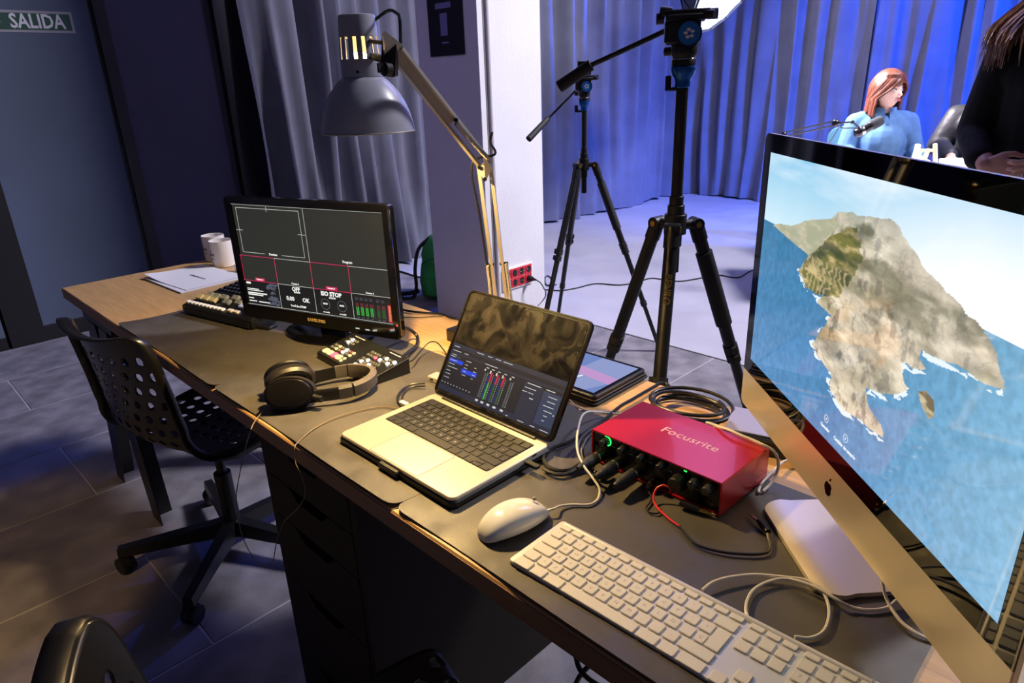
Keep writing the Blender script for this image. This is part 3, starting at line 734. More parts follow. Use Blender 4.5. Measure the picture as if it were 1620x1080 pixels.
for s in (-1, 1): obj('yoke', tube(spline([(s * 0.050, 0.036, 0.026), (s * 0.060, 0.046, 0.024), (s * 0.070, 0.060, 0.022)], 4), 0.007, 8), M['black'], hp)

# ================================================================ LAPTOP
lp = thing('laptop', 'open silver laptop in a black case, with a mixing program on its smudged screen', 'laptop', (1.670 + 0.1563, 0.0604 + 0.1106, MZ), 0.2)
lw_, ld = 0.3126, 0.2212
LZ = 0.0185
obj('protective_case', J(slab(lw_ + .006, ld + .006, 0.0130, 0.013, 0.003, 6, 0.0), *[cyl(0.008, 0.002, 12, -0.0008) if False else X(cyl(0.008, 0.0015, 12, 0), T(x, y, -0.0008)) for x in (-.13, .13) for y in (-.09, .09)]), M['black'], lp)
obj('case_latch', X(slab(0.052, 0.010, 0.012, 0.003, 0.002), T(0.0, -ld / 2 - 0.004, 0.002)), M['black'], lp)
base = obj('base', slab(lw_, ld, LZ - 0.011, 0.012, 0.0012, 6, 0.011), M['alud'], lp)
obj('keyboard_well', slab(0.2785, 0.1135, 0.0004, 0.004, 0.0001, 3, LZ), M['keybed'], base, loc=(0, 0.0335, 0))
obj('trackpad', J(slab(0.1304, 0.0812, 0.0003, 0.004, 0.0001, 3, LZ)), mat('trackpad_aluminium', (222, 214, 200), .33, metal=.6), base, loc=(0, -0.0665, 0))
obj('trackpad_seam', loft([rrect(0.1318, 0.0826, 0.0045, LZ + .0001), rrect(0.1318, 0.0826, 0.0045, LZ + .0003), rrect(0.1304, 0.0812, 0.004, LZ + .0003), rrect(0.1304, 0.0812, 0.004, LZ + .0001)], False, False, True), M['dsteel'], base, loc=(0, -0.0665, 0))
P_ = 0.01905; x0 = -0.1375; yk = 0.0335 + 0.0535
km = {}
leg = []
def lkey(wu, hu, xu, yrow):
    k = (round(wu, 2), hu)
    if k not in km: km[k] = mesh('key', slab(P_ * wu - 0.0028, hu - 0.0026, 0.0013, 0.0016, 0.0004, 2), M['keyb'])
    obj('key', km[k], None, base, (x0 + P_ * (xu + wu / 2), yrow, LZ + 0.0004))
    leg.append((x0 + P_ * (xu + wu / 2), yrow))
lk_rows = [(0.0175, [1.5] + [1.0] * 12 + [1.0], '⎋'), (0.0185, [1] * 13 + [1.5], ''), (0.0185, [1.5] + [1] * 12 + [1.0], ''), (0.0185, [1.75] + [1] * 12 + [0.75], ''), (0.0185, [1.25] + [1] * 11 + [2.25], ''), (0.0185, [1, 1, 1, 1.25, 5, 1.25, 1], '')]
y = yk; LET = ['', 'º1234567890¡', ' QWERTYUIOP`+', ' ASDFGHJKLÑ´ç', ' <ZXCVBNM,.-', '']
lt = []
for ri, (hh, ws, _) in enumerate(lk_rows):
    yc = y - hh / 2; xx = 0
    for i, wd in enumerate(ws):
        lkey(wd, hh, xx, yc)
        if ri in (1, 2, 3, 4) and i < len(LET[ri]) and LET[ri][i] != ' ': lt.append((LET[ri][i], x0 + P_ * (xx + wd / 2), yc))
        xx += wd
    if ri == 5:
        for wx, dy in ((11.5, -hh / 4), (12.5, hh / 4), (12.5, -hh / 4), (13.5, -hh / 4)):
            k = ('a',)
            if k not in km: km[k] = mesh('key', slab(P_ - 0.0028, hh / 2 - 0.0014, 0.0013, 0.0012, 0.0004, 2), M['keyb'])
            obj('key', km[k], None, base, (x0 + P_ * (wx + .5), yc + dy, LZ + .0004))
    y -= hh
def legends(name, items, size, m, parent, z):
    allp = None; Vv = []; Ff = []
    for ch, x, y_ in items:
        cu = bpy.data.curves.new('t', 'FONT'); cu.body = ch; cu.size = size; cu.align_x = 'CENTER'; cu.align_y = 'CENTER'; cu.resolution_u = 1
        t = bpy.data.objects.new('t', cu); COL.objects.link(t); dg = bpy.context.evaluated_depsgraph_get(); dg.update()
        me = bpy.data.meshes.new_from_object(t.evaluated_get(dg)); o_ = len(Vv)
        Vv += [(v.co.x + x, v.co.y + y_, z) for v in me.vertices]; Ff += [tuple(i + o_ for i in p.vertices) for p in me.polygons]
        bpy.data.objects.remove(t); bpy.data.curves.remove(cu); bpy.data.meshes.remove(me)
    return obj(name, (Vv, Ff), m, parent, smooth=0)
legends('key_lettering', lt, 0.0062, mat('legend_white', (200, 196, 180), .5), base, LZ + 0.0019)
# lid, leaning back 31.5 degrees; local x across, local z up the lid
LT = T(0, ld / 2 - 0.002, LZ + 0.001) @ RX(-31.5)
lid = obj('lid', X(slab(lw_, 0.2165, 0.0036, 0.012, 0.0008, 6), T(0, 0.0036, 0.0035 + 0.10825) @ RX(90)), M['dsteel'], lp, mtx=LT)
obj('lid_case', loft([vrr(lw_ - .004, 0.213, .012, 0.0085, 0, .1118, 6), vrr(lw_ + .0055, 0.2215, .014, 0.006, 0, .1118, 6), vrr(lw_ + .005, 0.221, .014, -0.0012, 0, .1118, 6), vrr(lw_ - 0.0035, 0.2145, .0115, -0.0014, 0, .1118, 6), vrr(lw_ - 0.0035, 0.2145, .0115, 0.0010, 0, .1118, 6)], True, False), mat('case_edge_gloss', (26, 23, 18), .22), lid)
smudge = mat('smudged_screen_glass', (6, 6, 7), 0.18, spec=0.5)
nt = smudge.node_tree; N = nt.nodes; b = N['Principled BSDF']
tc = N.new('ShaderNodeTexCoord'); n1 = N.new('ShaderNodeTexNoise'); n1.inputs['Scale'].default_value = 20; n1.inputs['Detail'].default_value = 7; n1.inputs['Distortion'].default_value = 1.6
nt.links.new(tc.outputs['Object'], n1.inputs['Vector'])
r1_ = N.new('ShaderNodeValToRGB'); r1_.color_ramp.elements[0].position = 0.40; r1_.color_ramp.elements[0].color = (0.006, 0.006, 0.007, 1); r1_.color_ramp.elements[1].position = 0.92; r1_.color_ramp.elements[1].color = (0.050, 0.042, 0.032, 1)
nt.links.new(n1.outputs['Fac'], r1_.inputs[0]); nt.links.new(r1_.outputs[0], b.inputs['Base Color'])
r2_ = N.new('ShaderNodeMapRange'); r2_.inputs['From Min'].default_value = .35; r2_.inputs['From Max'].default_value = .8; r2_.inputs['To Min'].default_value = .16; r2_.inputs['To Max'].default_value = .42
nt.links.new(n1.outputs['Fac'], r2_.inputs['Value']); nt.links.new(r2_.outputs[0], b.inputs['Roughness'])
lscr = obj('screen', X(slab(lw_ - .010, 0.2085, 0.0006, 0.007, 0.0002, 4), T(0, 0.0, 0.1118) @ RX(90)), smudge, lid)
sw, sh = 0.3005, 0.1895; yb = 0.0098
def lx(f): return -sw / 2 + f * sw
def lz(f): return yb + sh * (1 - f)
def LR(x0_, z0_, x1_, z1_): return (lx(x0_), lz(z1_), lx(x1_), lz(z0_))
ys = -0.0009
obj('program_window', rects([LR(0, .47, 1, .985)], ys), E_['uip'], lscr)
obj('toolbar', rects([LR(0, .47, 1, .52), LR(.0, .56, 1, .585)], ys - .0001), E_['ui'], lscr)
obj('side_panels', rects([LR(.855, .62, .995, .93), LR(.0, .60, .11, .62)], ys - .0001), E_['ui2'], lscr)
obj('lower_panel', rects([LR(.0, .93, 1, .985), LR(.7, .60, .85, .93)], ys - .0001), E_['ui'], lscr)
obj('selected_rows', rects([LR(.015, .635, .15, .675), LR(.155, .70, .30, .745)], ys - .0002), E_['ui3'], lscr)
mt = [(.365, 'uigrey'), (.415, 'g1'), (.47, 'g2'), (.525, 'g2'), (.59, 'uigrey')]
for x, mm in mt:
    obj('level_meter', rects([LR(x, .74 if mm != 'uigrey' else .66, x + .013, .915)], ys - .0002), E_[mm], lscr)
    if mm != 'uigrey':
        obj('peak_meter', rects([LR(x, .635, x + .013, .735)], ys - .0002), E_['r1'], lscr)
        obj('fader_line', rects([LR(x - .012, .67, x - .009, .915)], ys - .0002), E_['ui3'], lscr)
ticks = []
for x, mm in mt:
    for k in range(15): ticks.append(LR(x + .021, .655 + .0175 * k, x + .027, .660 + .0175 * k))
    ticks.append(LR(x - .014, .62, x - .002, .65 if mm != 'uigrey' else .64)); ticks.append(LR(x - .005, .60, x + .02, .608)); ticks.append(LR(x - .005, .935, x + .02, .955))
LR0 = LR
def LR(x0_, z0_, x1_, z1_): return LR0(x0_, z0_, x1_, z0_ + (z1_ - z0_) * .62)
tx = [LR(.02, .50, .07, .512), LR(.02, .545, .10, .555), LR(.13, .545, .17, .555), LR(.02, .59, .07, .598), LR(.02, .61, .06, .62), LR(.02, .65, .09, .658), LR(.02, .69, .08, .698), LR(.02, .725, .12, .733), LR(.02, .765, .06, .773), LR(.02, .80, .07, .808), LR(.02, .84, .07, .848),
      LR(.17, .61, .22, .62), LR(.17, .65, .20, .66), LR(.17, .685, .20, .693), LR(.17, .72, .20, .728), LR(.17, .76, .21, .768), LR(.26, .65, .28, .66), LR(.26, .69, .29, .70), LR(.26, .725, .29, .733), LR(.26, .765, .28, .773),
      LR(.24, .49, .30, .50), LR(.34, .49, .38, .50), LR(.41, .49, .46, .50), LR(.48, .49, .56, .50), LR(.34, .57, .45, .58), LR(.72, .60, .83, .612), LR(.71, .645, .80, .655), LR(.70, .685, .74, .695), LR(.75, .685, .79, .695), LR(.77, .73, .80, .745), LR(.87, .60, .94, .612),
      LR(.90, .655, .97, .665), LR(.905, .70, .965, .71), LR(.885, .745, .965, .755), LR(.90, .79, .965, .80), LR(.91, .835, .94, .845), LR(.91, .88, .93, .89), LR(.975, .80, .985, .82), LR(.74, .965, .79, .975), LR(.84, .965, .88, .975), LR(.92, .965, .985, .975), LR(.64, .965, .66, .975)]
for k in range(10): tx.append(LR(.015 + .03 * k, .895, .023 + .03 * k, .91))
obj('screen_writing', rects(ticks + tx, ys - .0003), E_['line'], lscr)
obj('button_gaps', rects([LR(.855, .675 + .043 * k, .995, .678 + .043 * k) for k in range(6)], ys - .0003), E_['uip'], lscr)
obj('hinge', J(X(cyl(0.0045, 0.25, 16), T(-0.125, ld / 2 - 0.004, LZ - 0.001) @ RY(90))), M['keybed'], lp)
obj('side_port', J(box(0.0008, 0.009, 0.003, -lw_ / 2 - .0002, .07, .0135), box(0.0008, 0.009, 0.003, -lw_ / 2 - .0002, .05, .0135), box(0.0008, 0.009, 0.003, lw_ / 2 + .0002, .07, .0135)), M['keybed'], lp)
obj('plug', X(slab(0.022, 0.010, 0.006, 0.002, 0.001), T(-lw_ / 2 - 0.015, 0.045, 0.012)), M['white'], lp, label='pale cable plug'); obj('plug', X(slab(0.028, 0.011, 0.006, 0.002, 0.001), T(lw_ / 2 + 0.018, 0.045, 0.012)), M['dsteel'], lp, label='dark cable plug')

# ================================================================ TABLET
tb = thing('tablet', 'tablet in a thick black folio case, blue and pink on its screen, behind the laptop', 'tablet', (1.795, 0.566, DZ), 1)
obj('folio_back', slab(0.262, 0.190, 0.006, 0.010, 0.002, 4, 0.0), M['blackr'], tb)
obj('folio_cover', slab(0.256, 0.184, 0.004, 0.010, 0.0015, 4, 0.0075), mat('folio_brown', (64, 44, 30), .5), tb)
obj('tablet_body', slab(0.252, 0.180, 0.008, 0.010, 0.002, 4, 0.012), M['black'], tb)
ts = obj('screen', slab(0.240, 0.168, 0.0006, 0.004, 0.0002, 3, 0.0200), mat('tablet_glass', (10, 12, 20), .08), tb)
obj('screen_picture', ([(x, y, 0.0207) for x, y in ((-.114, -.078), (.114, -.078), (.114, .078), (-.114, .078))], [(0, 1, 2, 3)]), E_['tab1'], ts)
obj('screen_bands', ([(x, y, 0.0209) for x, y in ((.01, -.078), (.09, -.078), (.02, .078), (.114, .078), (.114, -.02))], [(0, 1, 4, 3, 2)]), E_['tab2'], ts)
obj('pink_band', ([(x, y, 0.0211) for x, y in ((-.114, -.002), (.114, -.030), (.114, .004), (-.114, .030))], [(0, 1, 2, 3)]), E_['tab3'], ts)
text('screen_text', 'od', 0.034, E_['text'], ts, T(0.022, -0.038, 0.0212), shear=0.3, ext=0.0001, bold=.0004)

# ================================================================ AUDIO INTERFACE
ai = thing('audio_interface', 'red metal audio interface with knobs and three plugs in its black front', 'audio interface', (2.0465, 0.313, MZ), -1.2)
iw, idp, ih = 0.240, 0.140, 0.0535
obj('rubber_foot', J(*[X(cyl(0.008, 0.004, 14), T(x, y, 0)) for x in (.02, .22) for y in (.02, .12)]), M['blackr'], ai)
sh_o = [(0, 0.0035), (0.0015, 0.0020), (iw - .0015, .002), (iw, .0035), (iw, ih + .0035), (iw - .0015, ih + .005), (.0015, ih + .005), (0, ih + .0035)]
cx_, cz_ = iw / 2, ih / 2 + .0035
sh_i = [(cx_ + (x - cx_) * 0.978, cz_ + (z - cz_) * 0.92) for x, z in sh_o]
obj('red_shell', loft([[(x, 0.0, z) for x, z in sh_i], [(x, 0.0, z) for x, z in sh_o], [(x, idp, z) for x, z in sh_o], [(x, idp, z) for x, z in sh_i]], False, False, True), M['red'], ai)
fp = obj('front_panel', X(box(iw - .004, ih - .004, 0.003, 0, 0, 0, .0003), T(iw / 2, 0.006, ih / 2 + .0035) @ RX(90)), mat('panel_gloss_black', (12, 12, 13), .22), ai)
obj('rear_panel', X(box(iw - .004, ih - .004, 0.003, 0, 0, 0, .0003), T(iw / 2, idp - .002, ih / 2 + .0035) @ RX(90)), M['black'], ai)
Yf = 0.003
def fr(x, z, p): return X(p, T(x, Yf, z) @ RX(90))     # local z -> -y
kx = (0.030, 0.066, 0.103, 0.139)
for i, x in enumerate(kx):
    obj('gain_knob', J(fr(x, 0.046, lathe([(.0062, 0), (.0066, .002), (.0056, .014), (.0050, .0150), (.0001, .0150)], 20)), fr(x, .046, X(box(.0008, .005, .0004, 0, .0025, .0150), T(0, 0, 0)))), M['black'], ai)
    obj('jack_socket', fr(x - 0.005, 0.0205, loft([[(r_ * math.cos(2 * PI * k / 28), r_ * math.sin(2 * PI * k / 28), z) for k in range(28)] for r_, z in ((.0125, 0), (.0125, .002), (.010, .002), (.0095, .0002))])), M['dsteel'], ai)
def hring(x, z, ra, rb, a0, a1, h=.0012):
    n = 26; L = []
    for k in range(n + 1):
        a = math.radians(a0 + (a1 - a0) * k / n)
        L.append([(r_ * math.cos(a), r_ * math.sin(a), zz) for r_, zz in ((ra, 0), (rb, 0), (rb, h), (ra, h))])
    return fr(x, z, loft(L))
obj('green_halo', hring(kx[0], .046, .0078, .0092, -70, 110), E_['green'], ai)
obj('unlit_halo', J(*[hring(x, .046, .0078, .0088, -90, 269, .0006) for x in kx[1:]]), M['dsteel'], ai)
obj('monitor_knob', J(fr(.170, .030, lathe([(.0135, 0), (.0135, .002), (.0120, .015), (.0105, .0165), (.0001, .0165)], 28)), fr(.170, .030, box(.0008, .007, .0004, 0, -.006, .0165))), M['black'], ai)
for x in (.196, .219): obj('headphone_knob', J(fr(x, .040, lathe([(.0080, 0), (.0080, .002), (.0070, .012), (.0060, .0135), (.0001, .0135)], 24)), fr(x, .040, box(.0007, .004, .0004, 0, -.003, .0135))), mat('smoke_knob', (46, 48, 52), .25) if x < .2 else bpy.data.materials['smoke_knob'], ai)
for x in (.196, .219): obj('headphone_socket', fr(x, .017, lathe([(.0048, 0), (.0048, .0012), (.0036, .0012), (.0034, .0002)], 18)), M['black'], ai)
obj('green_light', fr(.178, .0515, box(.005, .0018, .0010)), E_['green'], ai)
obj('panel_marks', J(*[fr(x + dx, z, box(.006, .001, .0004)) for x in kx for dx, z in ((.013, .052), (.013, .040), (-.011, .053))], fr(.196, .029, box(.008, .001, .0004)), fr(.219, .029, box(.008, .001, .0004))), M['printg'], ai)
text('top_lettering', 'Focusrite', 0.026, M['redprint'], ai, T(0.137, 0.078, ih + .0052), ext=.0001, xs=1.06, bold=.0002)
def xlr(x, z, tilt, lab):
    m = fr(x, z, J(lathe([(.0094, 0), (.0096, .001), (.0096, .020), (.0092, .0215)], 24)))
    o = obj('plug', m, M['dsteel'], ai, label=lab)
    obj('plug_boot', fr(x, z, lathe([(.0092, .0215), (.0096, .023), (.0094, .040), (.0080, .046), (.0074, .0465), (.0070, .052), (.0052, .062), (.0038, .066), (.0037, .066)], 24)), M['blackr'], o)
    obj('plug_band', fr(x, z, lathe([(.0097, .0175), (.0099, .018), (.0099, .0205), (.0097, .021)], 24, False, False)), M['steel'], o)
for i in range(3): xlr(kx[i] - .005, .0205, 0, 'microphone plug with a silver band')
obj('small_plug', J(fr(kx[3] - .014, .012, cyl(.0042, .014, 14)), rod((kx[3] - .014, Yf - .014, .012), (kx[3] - .014, Yf - .016, .006), .0042, 12)), M['dsteel'], ai)

# ================================================================ KEYBOARD AND MOUSE
kbd = thing('keyboard', 'flat white keyboard with number pad at the front edge of the desk', 'keyboard', (2.1455, 0.1166, MZ), 1.3)
U = 0.01905
kb = obj('base_plate', J(slab(0.430, 0.1145, 0.0065, 0.006, 0.0012, 4, 0.0, 0.215 - 0.0175, -0.0265), X(cyl(.006, .41, 12), T(-0.008, .024, .004) @ RY(90))), mat('keyboard_aluminium', (224, 222, 218), .4, metal=.35), kbd)
KZ = 0.0065
kms = {}; lts = []
def wk(xc, yc, w_, h_, ch=None):
    k = (round(w_, 4), round(h_, 4))
    if k not in kms: kms[k] = mesh('key', slab(w_, h_, 0.0024, 0.0018, 0.0006, 3), M['key'])
    obj('key', kms[k], None, kb, (xc, yc, KZ))
    if ch: lts.append((ch, xc, yc))
g_ = 0.0029
def krow(y, ws, chars, h_=U - g_, x=-U / 2):
    for i, wd in enumerate(ws):
        wk(x + wd * U / 2, y, wd * U - g_, h_, chars[i] if i < len(chars) and chars[i] != ' ' else None); x += wd * U
    return x
fh = 0.0085
wf = 14.5 / 14
krow(0.0165, [wf] * 14, [], fh)
krow(0, [1] * 13 + [1.5], 'º1234567890\'¡')
krow(-U, [1.5] + [1] * 12, ' QWERTYUIOP`+')
wk(-U / 2 + 14.0 * U - 0.0004, -1.5 * U, 1.0 * U - g_ + .0006, 2 * U - g_)       # tall return key
krow(-2 * U, [1.75] + [1] * 11 + [.78], ' ASDFGHJKLÑ´Ç')
krow(-3 * U, [1.25] + [1] * 11 + [2.25], ' <ZXCVBNM,.-')
krow(-4 * U, [1.5, 1.25, 1.5, 5.75, 1.5, 1.25, 1.75], [])
nx = 12 * U + 2.25 * U + 0.5 * U + 0.0045
nx0 = 2.0 * U + 12 * U + 0.5 * U - U / 2 + 0.0045 + 0.25 * U * 0
nx0 = 14.5 * U - U / 2 + 0.0052
for c in range(3):
    wk(nx0 + (c + .5) * U, 0.0165, U - g_, fh)
    for r_ in range(2): wk(nx0 + (c + .5) * U, -r_ * U, U - g_, U - g_)
    wk(nx0 + (c + .5) * U, -4 * U, U - g_, U - g_)
wk(nx0 + 1.5 * U, -3 * U, U - g_, U - g_)
px0 = nx0 + 3 * U + 0.0052
for c in range(4):
    wk(px0 + (c + .5) * U, 0.0165, U - g_, fh)
    for r_ in range(4):
        if c == 3 and r_ == 3: continue
        wk(px0 + (c + .5) * U, -r_ * U, U - g_, U - g_, ('789', '456', '123')[r_ - 1][c] if r_ and c < 3 else None)
wk(px0 + U, -4 * U, 2 * U - g_, U - g_, '0'); wk(px0 + 2.5 * U, -4 * U, U - g_, U - g_); wk(px0 + 3.5 * U, -3.5 * U, U - g_, 2 * U - g_)
legends('key_lettering', lts, 0.0075, mat('legend_grey', (176, 172, 168), .5), kb, KZ + .00245)

ms = thing('computer_mouse', 'glossy white wired mouse beside the white keyboard', 'mouse', (2.078, 0.096, MZ), -9)
def msec(f):
    y = -0.0565 + 0.113 * f; q = math.sqrt(max(1e-4, 1 - (2 * f - 1) ** 2)) ** 0.55
    return y, 0.0295 * q * (1 - .05 * math.cos(2 * PI * f)), 0.0335 * (math.sin(PI * min(1, max(0, f)) ** 0.92) ** 0.42)
def mloop(y, hw, ht):
    L = []
    for k in range(40):
        a = 2 * PI * k / 40; c, s = math.cos(a), math.sin(a)
        x = hw * math.copysign(abs(c) ** .72, c); z = ht * .36 + (ht * .64 * abs(s) ** .85 if s > 0 else -ht * .30 * abs(s) ** .6)
        L.append((x, y, z))
    return L
ms_p = loft([mloop(*msec(f)) for f in [0.002, .01, .03, .06, .1, .16, .24, .32, .4, .5, .6, .68, .76, .84, .9, .94, .97, .99, .998]])
obj('mouse_body', X(ms_p, T(0, 0, .0005)), M['whiteg'], ms)
obj('scroll_ball', X(ball(.0032, 8), T(0, .038, .0295)), M['printg'], ms)
obj('side_button', tube([(0.0292 - .0006 * abs(k - 5), -.004 + .0030 * k, .012 + .006 * math.sin(PI * k / 10)) for k in range(11)], .0005, 6), M['printg'], ms)

# ================================================================ ALL-IN-ONE COMPUTER
im = thing('desktop_computer', 'large all-in-one computer with a rocky island picture, nearest the camera', 'computer', (2.416 + 0.689 * 0.06, 0.3413 + 0.7246 * 0.06, MZ), -43.56)
iy = -0.06       # screen plane in local y
zb = 0.895 - MZ
iw_, ih_ = 0.597, 0.336
bzl = 0.0265; chin = 0.063
gz0, gz1 = zb - 0.0265, zb + ih_ + 0.0265
W_ = iw_ + 2 * bzl
def irr(w_, z0, z1, y, r, n=6): return vrr(w_, z1 - z0, r, y, 0, (z0 + z1) / 2, n)
zc0 = gz0 - chin
obj('housing', loft([irr(W_, zc0, gz1, iy + .0008, .010), irr(W_, zc0, gz1, iy + .006, .010), irr(W_ * .96, zc0 + .012, gz1 - .012, iy + .012, .03), irr(W_ * .7, zc0 + .09, gz1 - .09, iy + .032, .08), irr(W_ * .34, zc0 + .15, gz1 - .15, iy + .042, .08)]), M['alu'], im)
def half(z0, z1, top, y):
    P = rrect(W_ - .0006, z1 - z0, .0105, 0, 6); out = []
    for x, z, _ in P:
        zz = z + (z0 + z1) / 2
        if (z < 0) == top:      # square the far side's corners
            x = math.copysign(W_ / 2 - .0003, x) if abs(x) > W_ / 2 - .012 else x; zz = z0 if top else z1
        out.append((x, y, zz))
    return out
obj('chin', loft([half(zc0, gz0 - .0003, False, iy + .0008), half(zc0, gz0 - .0003, False, iy - .0008)]), M['alud'], im, label='pale aluminium chin with a dark apple mark')
glass = obj('front_glass', loft([half(gz0, gz1, True, iy + .0008), half(gz0, gz1, True, iy - .0008)]), mat('glass_black_bezel', (4, 4, 5), .03, spec=.55), im)
# picture on the screen: a fine grid of coloured points
GX, GY = 560, 316
def pic():
    yy, xx = np.mgrid[0:GY + 1, 0:GX + 1]; x = xx / GX; y = 1 - yy / GY     # y downwards from the top
    rs = np.random.RandomState(12)
    def vn(fx, fy, seed):
        r_ = np.random.RandomState(seed); n = 64; g = r_.rand(n, n)
        u = (x * fx) % (n - 1); v = (y * fy) % (n - 1); i = u.astype(int); j = v.astype(int); a = u - i; b_ = v - j
        a = a * a * (3 - 2 * a); b_ = b_ * b_ * (3 - 2 * b_)
        return (g[j, i] * (1 - a) + g[j, i + 1] * a) * (1 - b_) + (g[j + 1, i] * (1 - a) + g[j + 1, i + 1] * a) * b_
    def fbm(fx, fy, seed, o=5):
        s = 0; w_ = .5
        for k in range(o): s = s + w_ * vn(min(fx * 2 ** k, 60 * 3), min(fy * 2 ** k, 60 * 3), seed + k); w_ *= .5
        return s
    def C(*c): return np.array(lin(*c)[:3])
    def inside(poly, jx=0.0, jy=0.0):
        px = x + jx; py = y + jy; r_ = np.zeros(x.shape, bool); n = len(poly)
        for i in range(n):
            x1, y1 = poly[i]; x2, y2 = poly[(i + 1) % n]
            c = ((y1 > py) != (y2 > py)) & (px < (x2 - x1) * (py - y1) / ((y2 - y1) or 1e-9) + x1)
            r_ ^= c
        return r_
    def mix(a, b_, t): t = np.clip(t, 0, 1)[..., None]; return a * (1 - t) + b_ * t
    HZ = 0.3004
    base = np.zeros(x.shape + (3,))
    sky = mix(C(136, 196, 228) + 0 * base, C(204, 230, 242), (y / HZ))
    sky = mix(sky, C(250, 252, 255), np.clip((x - .34) * 2.2, 0, 1) * np.clip(.45 + y / HZ * .8, 0, 1))
    sky = mix(sky, C(240, 247, 252), np.clip((fbm(2.2, 7, 3) - .5) * 3, 0, .6))
    sea = mix(C(62, 124, 164) + 0 * base, C(88, 138, 186), (y - HZ) / (1 - HZ))
    sea = mix(sea, C(132, 184, 216), np.clip((x - .45) * 1.5, 0, .8))
    wv = fbm(90, 46, 20, 3) - .45
    sea = sea * (1 + (wv * .5)[..., None])
    img = np.where((y < HZ)[..., None], sky, sea)
    n1 = fbm(8, 14, 40); n2 = fbm(26, 44, 60); n3 = fbm(46, 20, 80)
    jx = (n2 - .5) * .016; jy = (fbm(24, 24, 90) - .5) * .02
    isl = [(0.1385, 0.3205), (0.1484, 0.2902), (0.2407, 0.2273), (0.3615, 0.1726), (0.3788, 0.1472), (0.4355, 0.1242), (0.4833, 0.1307), (0.5645, 0.1093), (0.5981, 0.1246), (0.6345, 0.1638), (0.6604, 0.1903), (0.6928, 0.2197), (0.7344, 0.2354), (0.7679, 0.253), (0.8031, 0.2885), (0.8311, 0.2918), (0.8553, 0.3098), (0.8698, 0.3333), (0.8871, 0.3607), (0.8999, 0.3908), (0.9077, 0.4126), (0.8857, 0.4224), (0.8562, 0.4324), (0.8106, 0.4284), (0.7634, 0.4376), (0.7143, 0.4419), (0.7154, 0.4685), (0.7385, 0.4907), (0.709, 0.5131), (0.6833, 0.5122), (0.6752, 0.5307), (0.69, 0.5731), (0.7078, 0.5769), (0.6772, 0.6289), (0.6234, 0.665), (0.5756, 0.6856), (0.5982, 0.7345), (0.6478, 0.7567), (0.6585, 0.7941), (0.6191, 0.8032), (0.5808, 0.8045), (0.5114, 0.8265), (0.4686, 0.8054), (0.4458, 0.7952), (0.4412, 0.7324), (0.3736, 0.7109), (0.3447, 0.6841), (0.408, 0.5268), (0.3417, 0.5109), (0.3637, 0.464), (0.281, 0.4827), (0.2319, 0.4395), (0.2524, 0.3835), (0.2727, 0.3493)]
    ml = inside(isl, jx, jy)
    # white surf round the waterline
    foam = np.zeros(x.shape, bool)
    for dx, dy in ((-.006, .012), (.004, .018), (-.012, .006), (0, .010)):
        foam |= inside(isl, jx * 2.2 + dx * -1, jy * 1.6 - dy)
    foam &= ~ml & (y > HZ + .12) & (n2 > .44)
    img[foam] = C(226, 238, 244)
    rock = mix(C(214, 196, 164) + 0 * base, C(246, 232, 204), (n2 - .35) * 3)
    ridg = np.abs(np.sin((x * 34 - y * 6 + n1 * 6) * 2.2))
    rock = mix(rock, C(120, 100, 80), np.clip((.30 - ridg) * 2.4, 0, .75) * np.clip(n3 * 1.6, 0, 1))
    rock = mix(rock, C(104, 116, 62), np.clip((n1 - .50) * 6, 0, .8) * np.clip(1.25 - y * 1.5, 0, 1))
    rock = mix(rock, C(84, 78, 70), np.clip((n3 - .58) * 7, 0, .7))
    rock = mix(rock, C(250, 240, 222), np.clip((x - .35) * 1.1, 0, .45))
    haze = np.clip(.55 - (y - 0.1093) * 2.6, 0, .6); rock = mix(rock, C(206, 208, 200), haze)
    rock = rock * (.42 + .62 * np.clip(fbm(16, 20, 140) * 1.5 - .12, 0, 1))[..., None]
    rock = mix(rock, C(70, 74, 50), np.clip((fbm(7, 9, 170) - .52) * 7, 0, .75) * np.clip(1.2 - y * 1.3, 0, 1))
    img = np.where(ml[..., None], rock, img)
    hill = [(0.2319, 0.4395), (0.2524, 0.3835), (0.3046, 0.316), (0.361, 0.2367), (0.4517, 0.164), (0.4794, 0.2177), (0.4947, 0.254), (0.4792, 0.3304), (0.4574, 0.377), (0.4278, 0.4482), (0.3637, 0.464), (0.281, 0.4827)]
    mh = inside(hill, jx * 3.2, jy * 2.6)
    hc = mix(C(120, 118, 66) + 0 * base, C(206, 184, 130), (n2 - .42) * 4); hc = mix(hc, C(58, 72, 52), np.clip((n1 - .46) * 5, 0, .85))
    hc = mix(hc, C(216, 196, 150), np.clip(.7 - np.abs(np.sin(x * 120 + n1 * 20)), 0, .5) * (y > np.mean([p[1] for p in hill])))
    img = np.where(mh[..., None], hc, img)
    for st in [[(0.7289, 0.5681), (0.7516, 0.5534), (0.7712, 0.5657), (0.7817, 0.606), (0.771, 0.6242), (0.7506, 0.6089)]]:
        mk = inside(st, jx * .6, jy * .6); img = np.where(mk[..., None], mix(C(120, 108, 84) + 0 * base, C(208, 192, 156), (n2 - .35) * 4), img)
    far = [(0.0593, 0.3056), (0.1103, 0.2824), (0.1672, 0.2731), (0.2407, 0.2273), (0.3618, 0.1743), (0.3958, 0.1878), (0.3421, 0.2579), (0.3046, 0.316), (0.273, 0.3511), (0.1393, 0.3255)]
    mf = inside(far, jx * .4, jy * .4) & ~mh
    fc = mix(C(168, 170, 142) + 0 * base, C(196, 188, 164), (n2 - .4) * 3); img = np.where(mf[..., None], fc, img)
    return img.reshape(-1, 3), x, y
pc, gx, gy = pic()
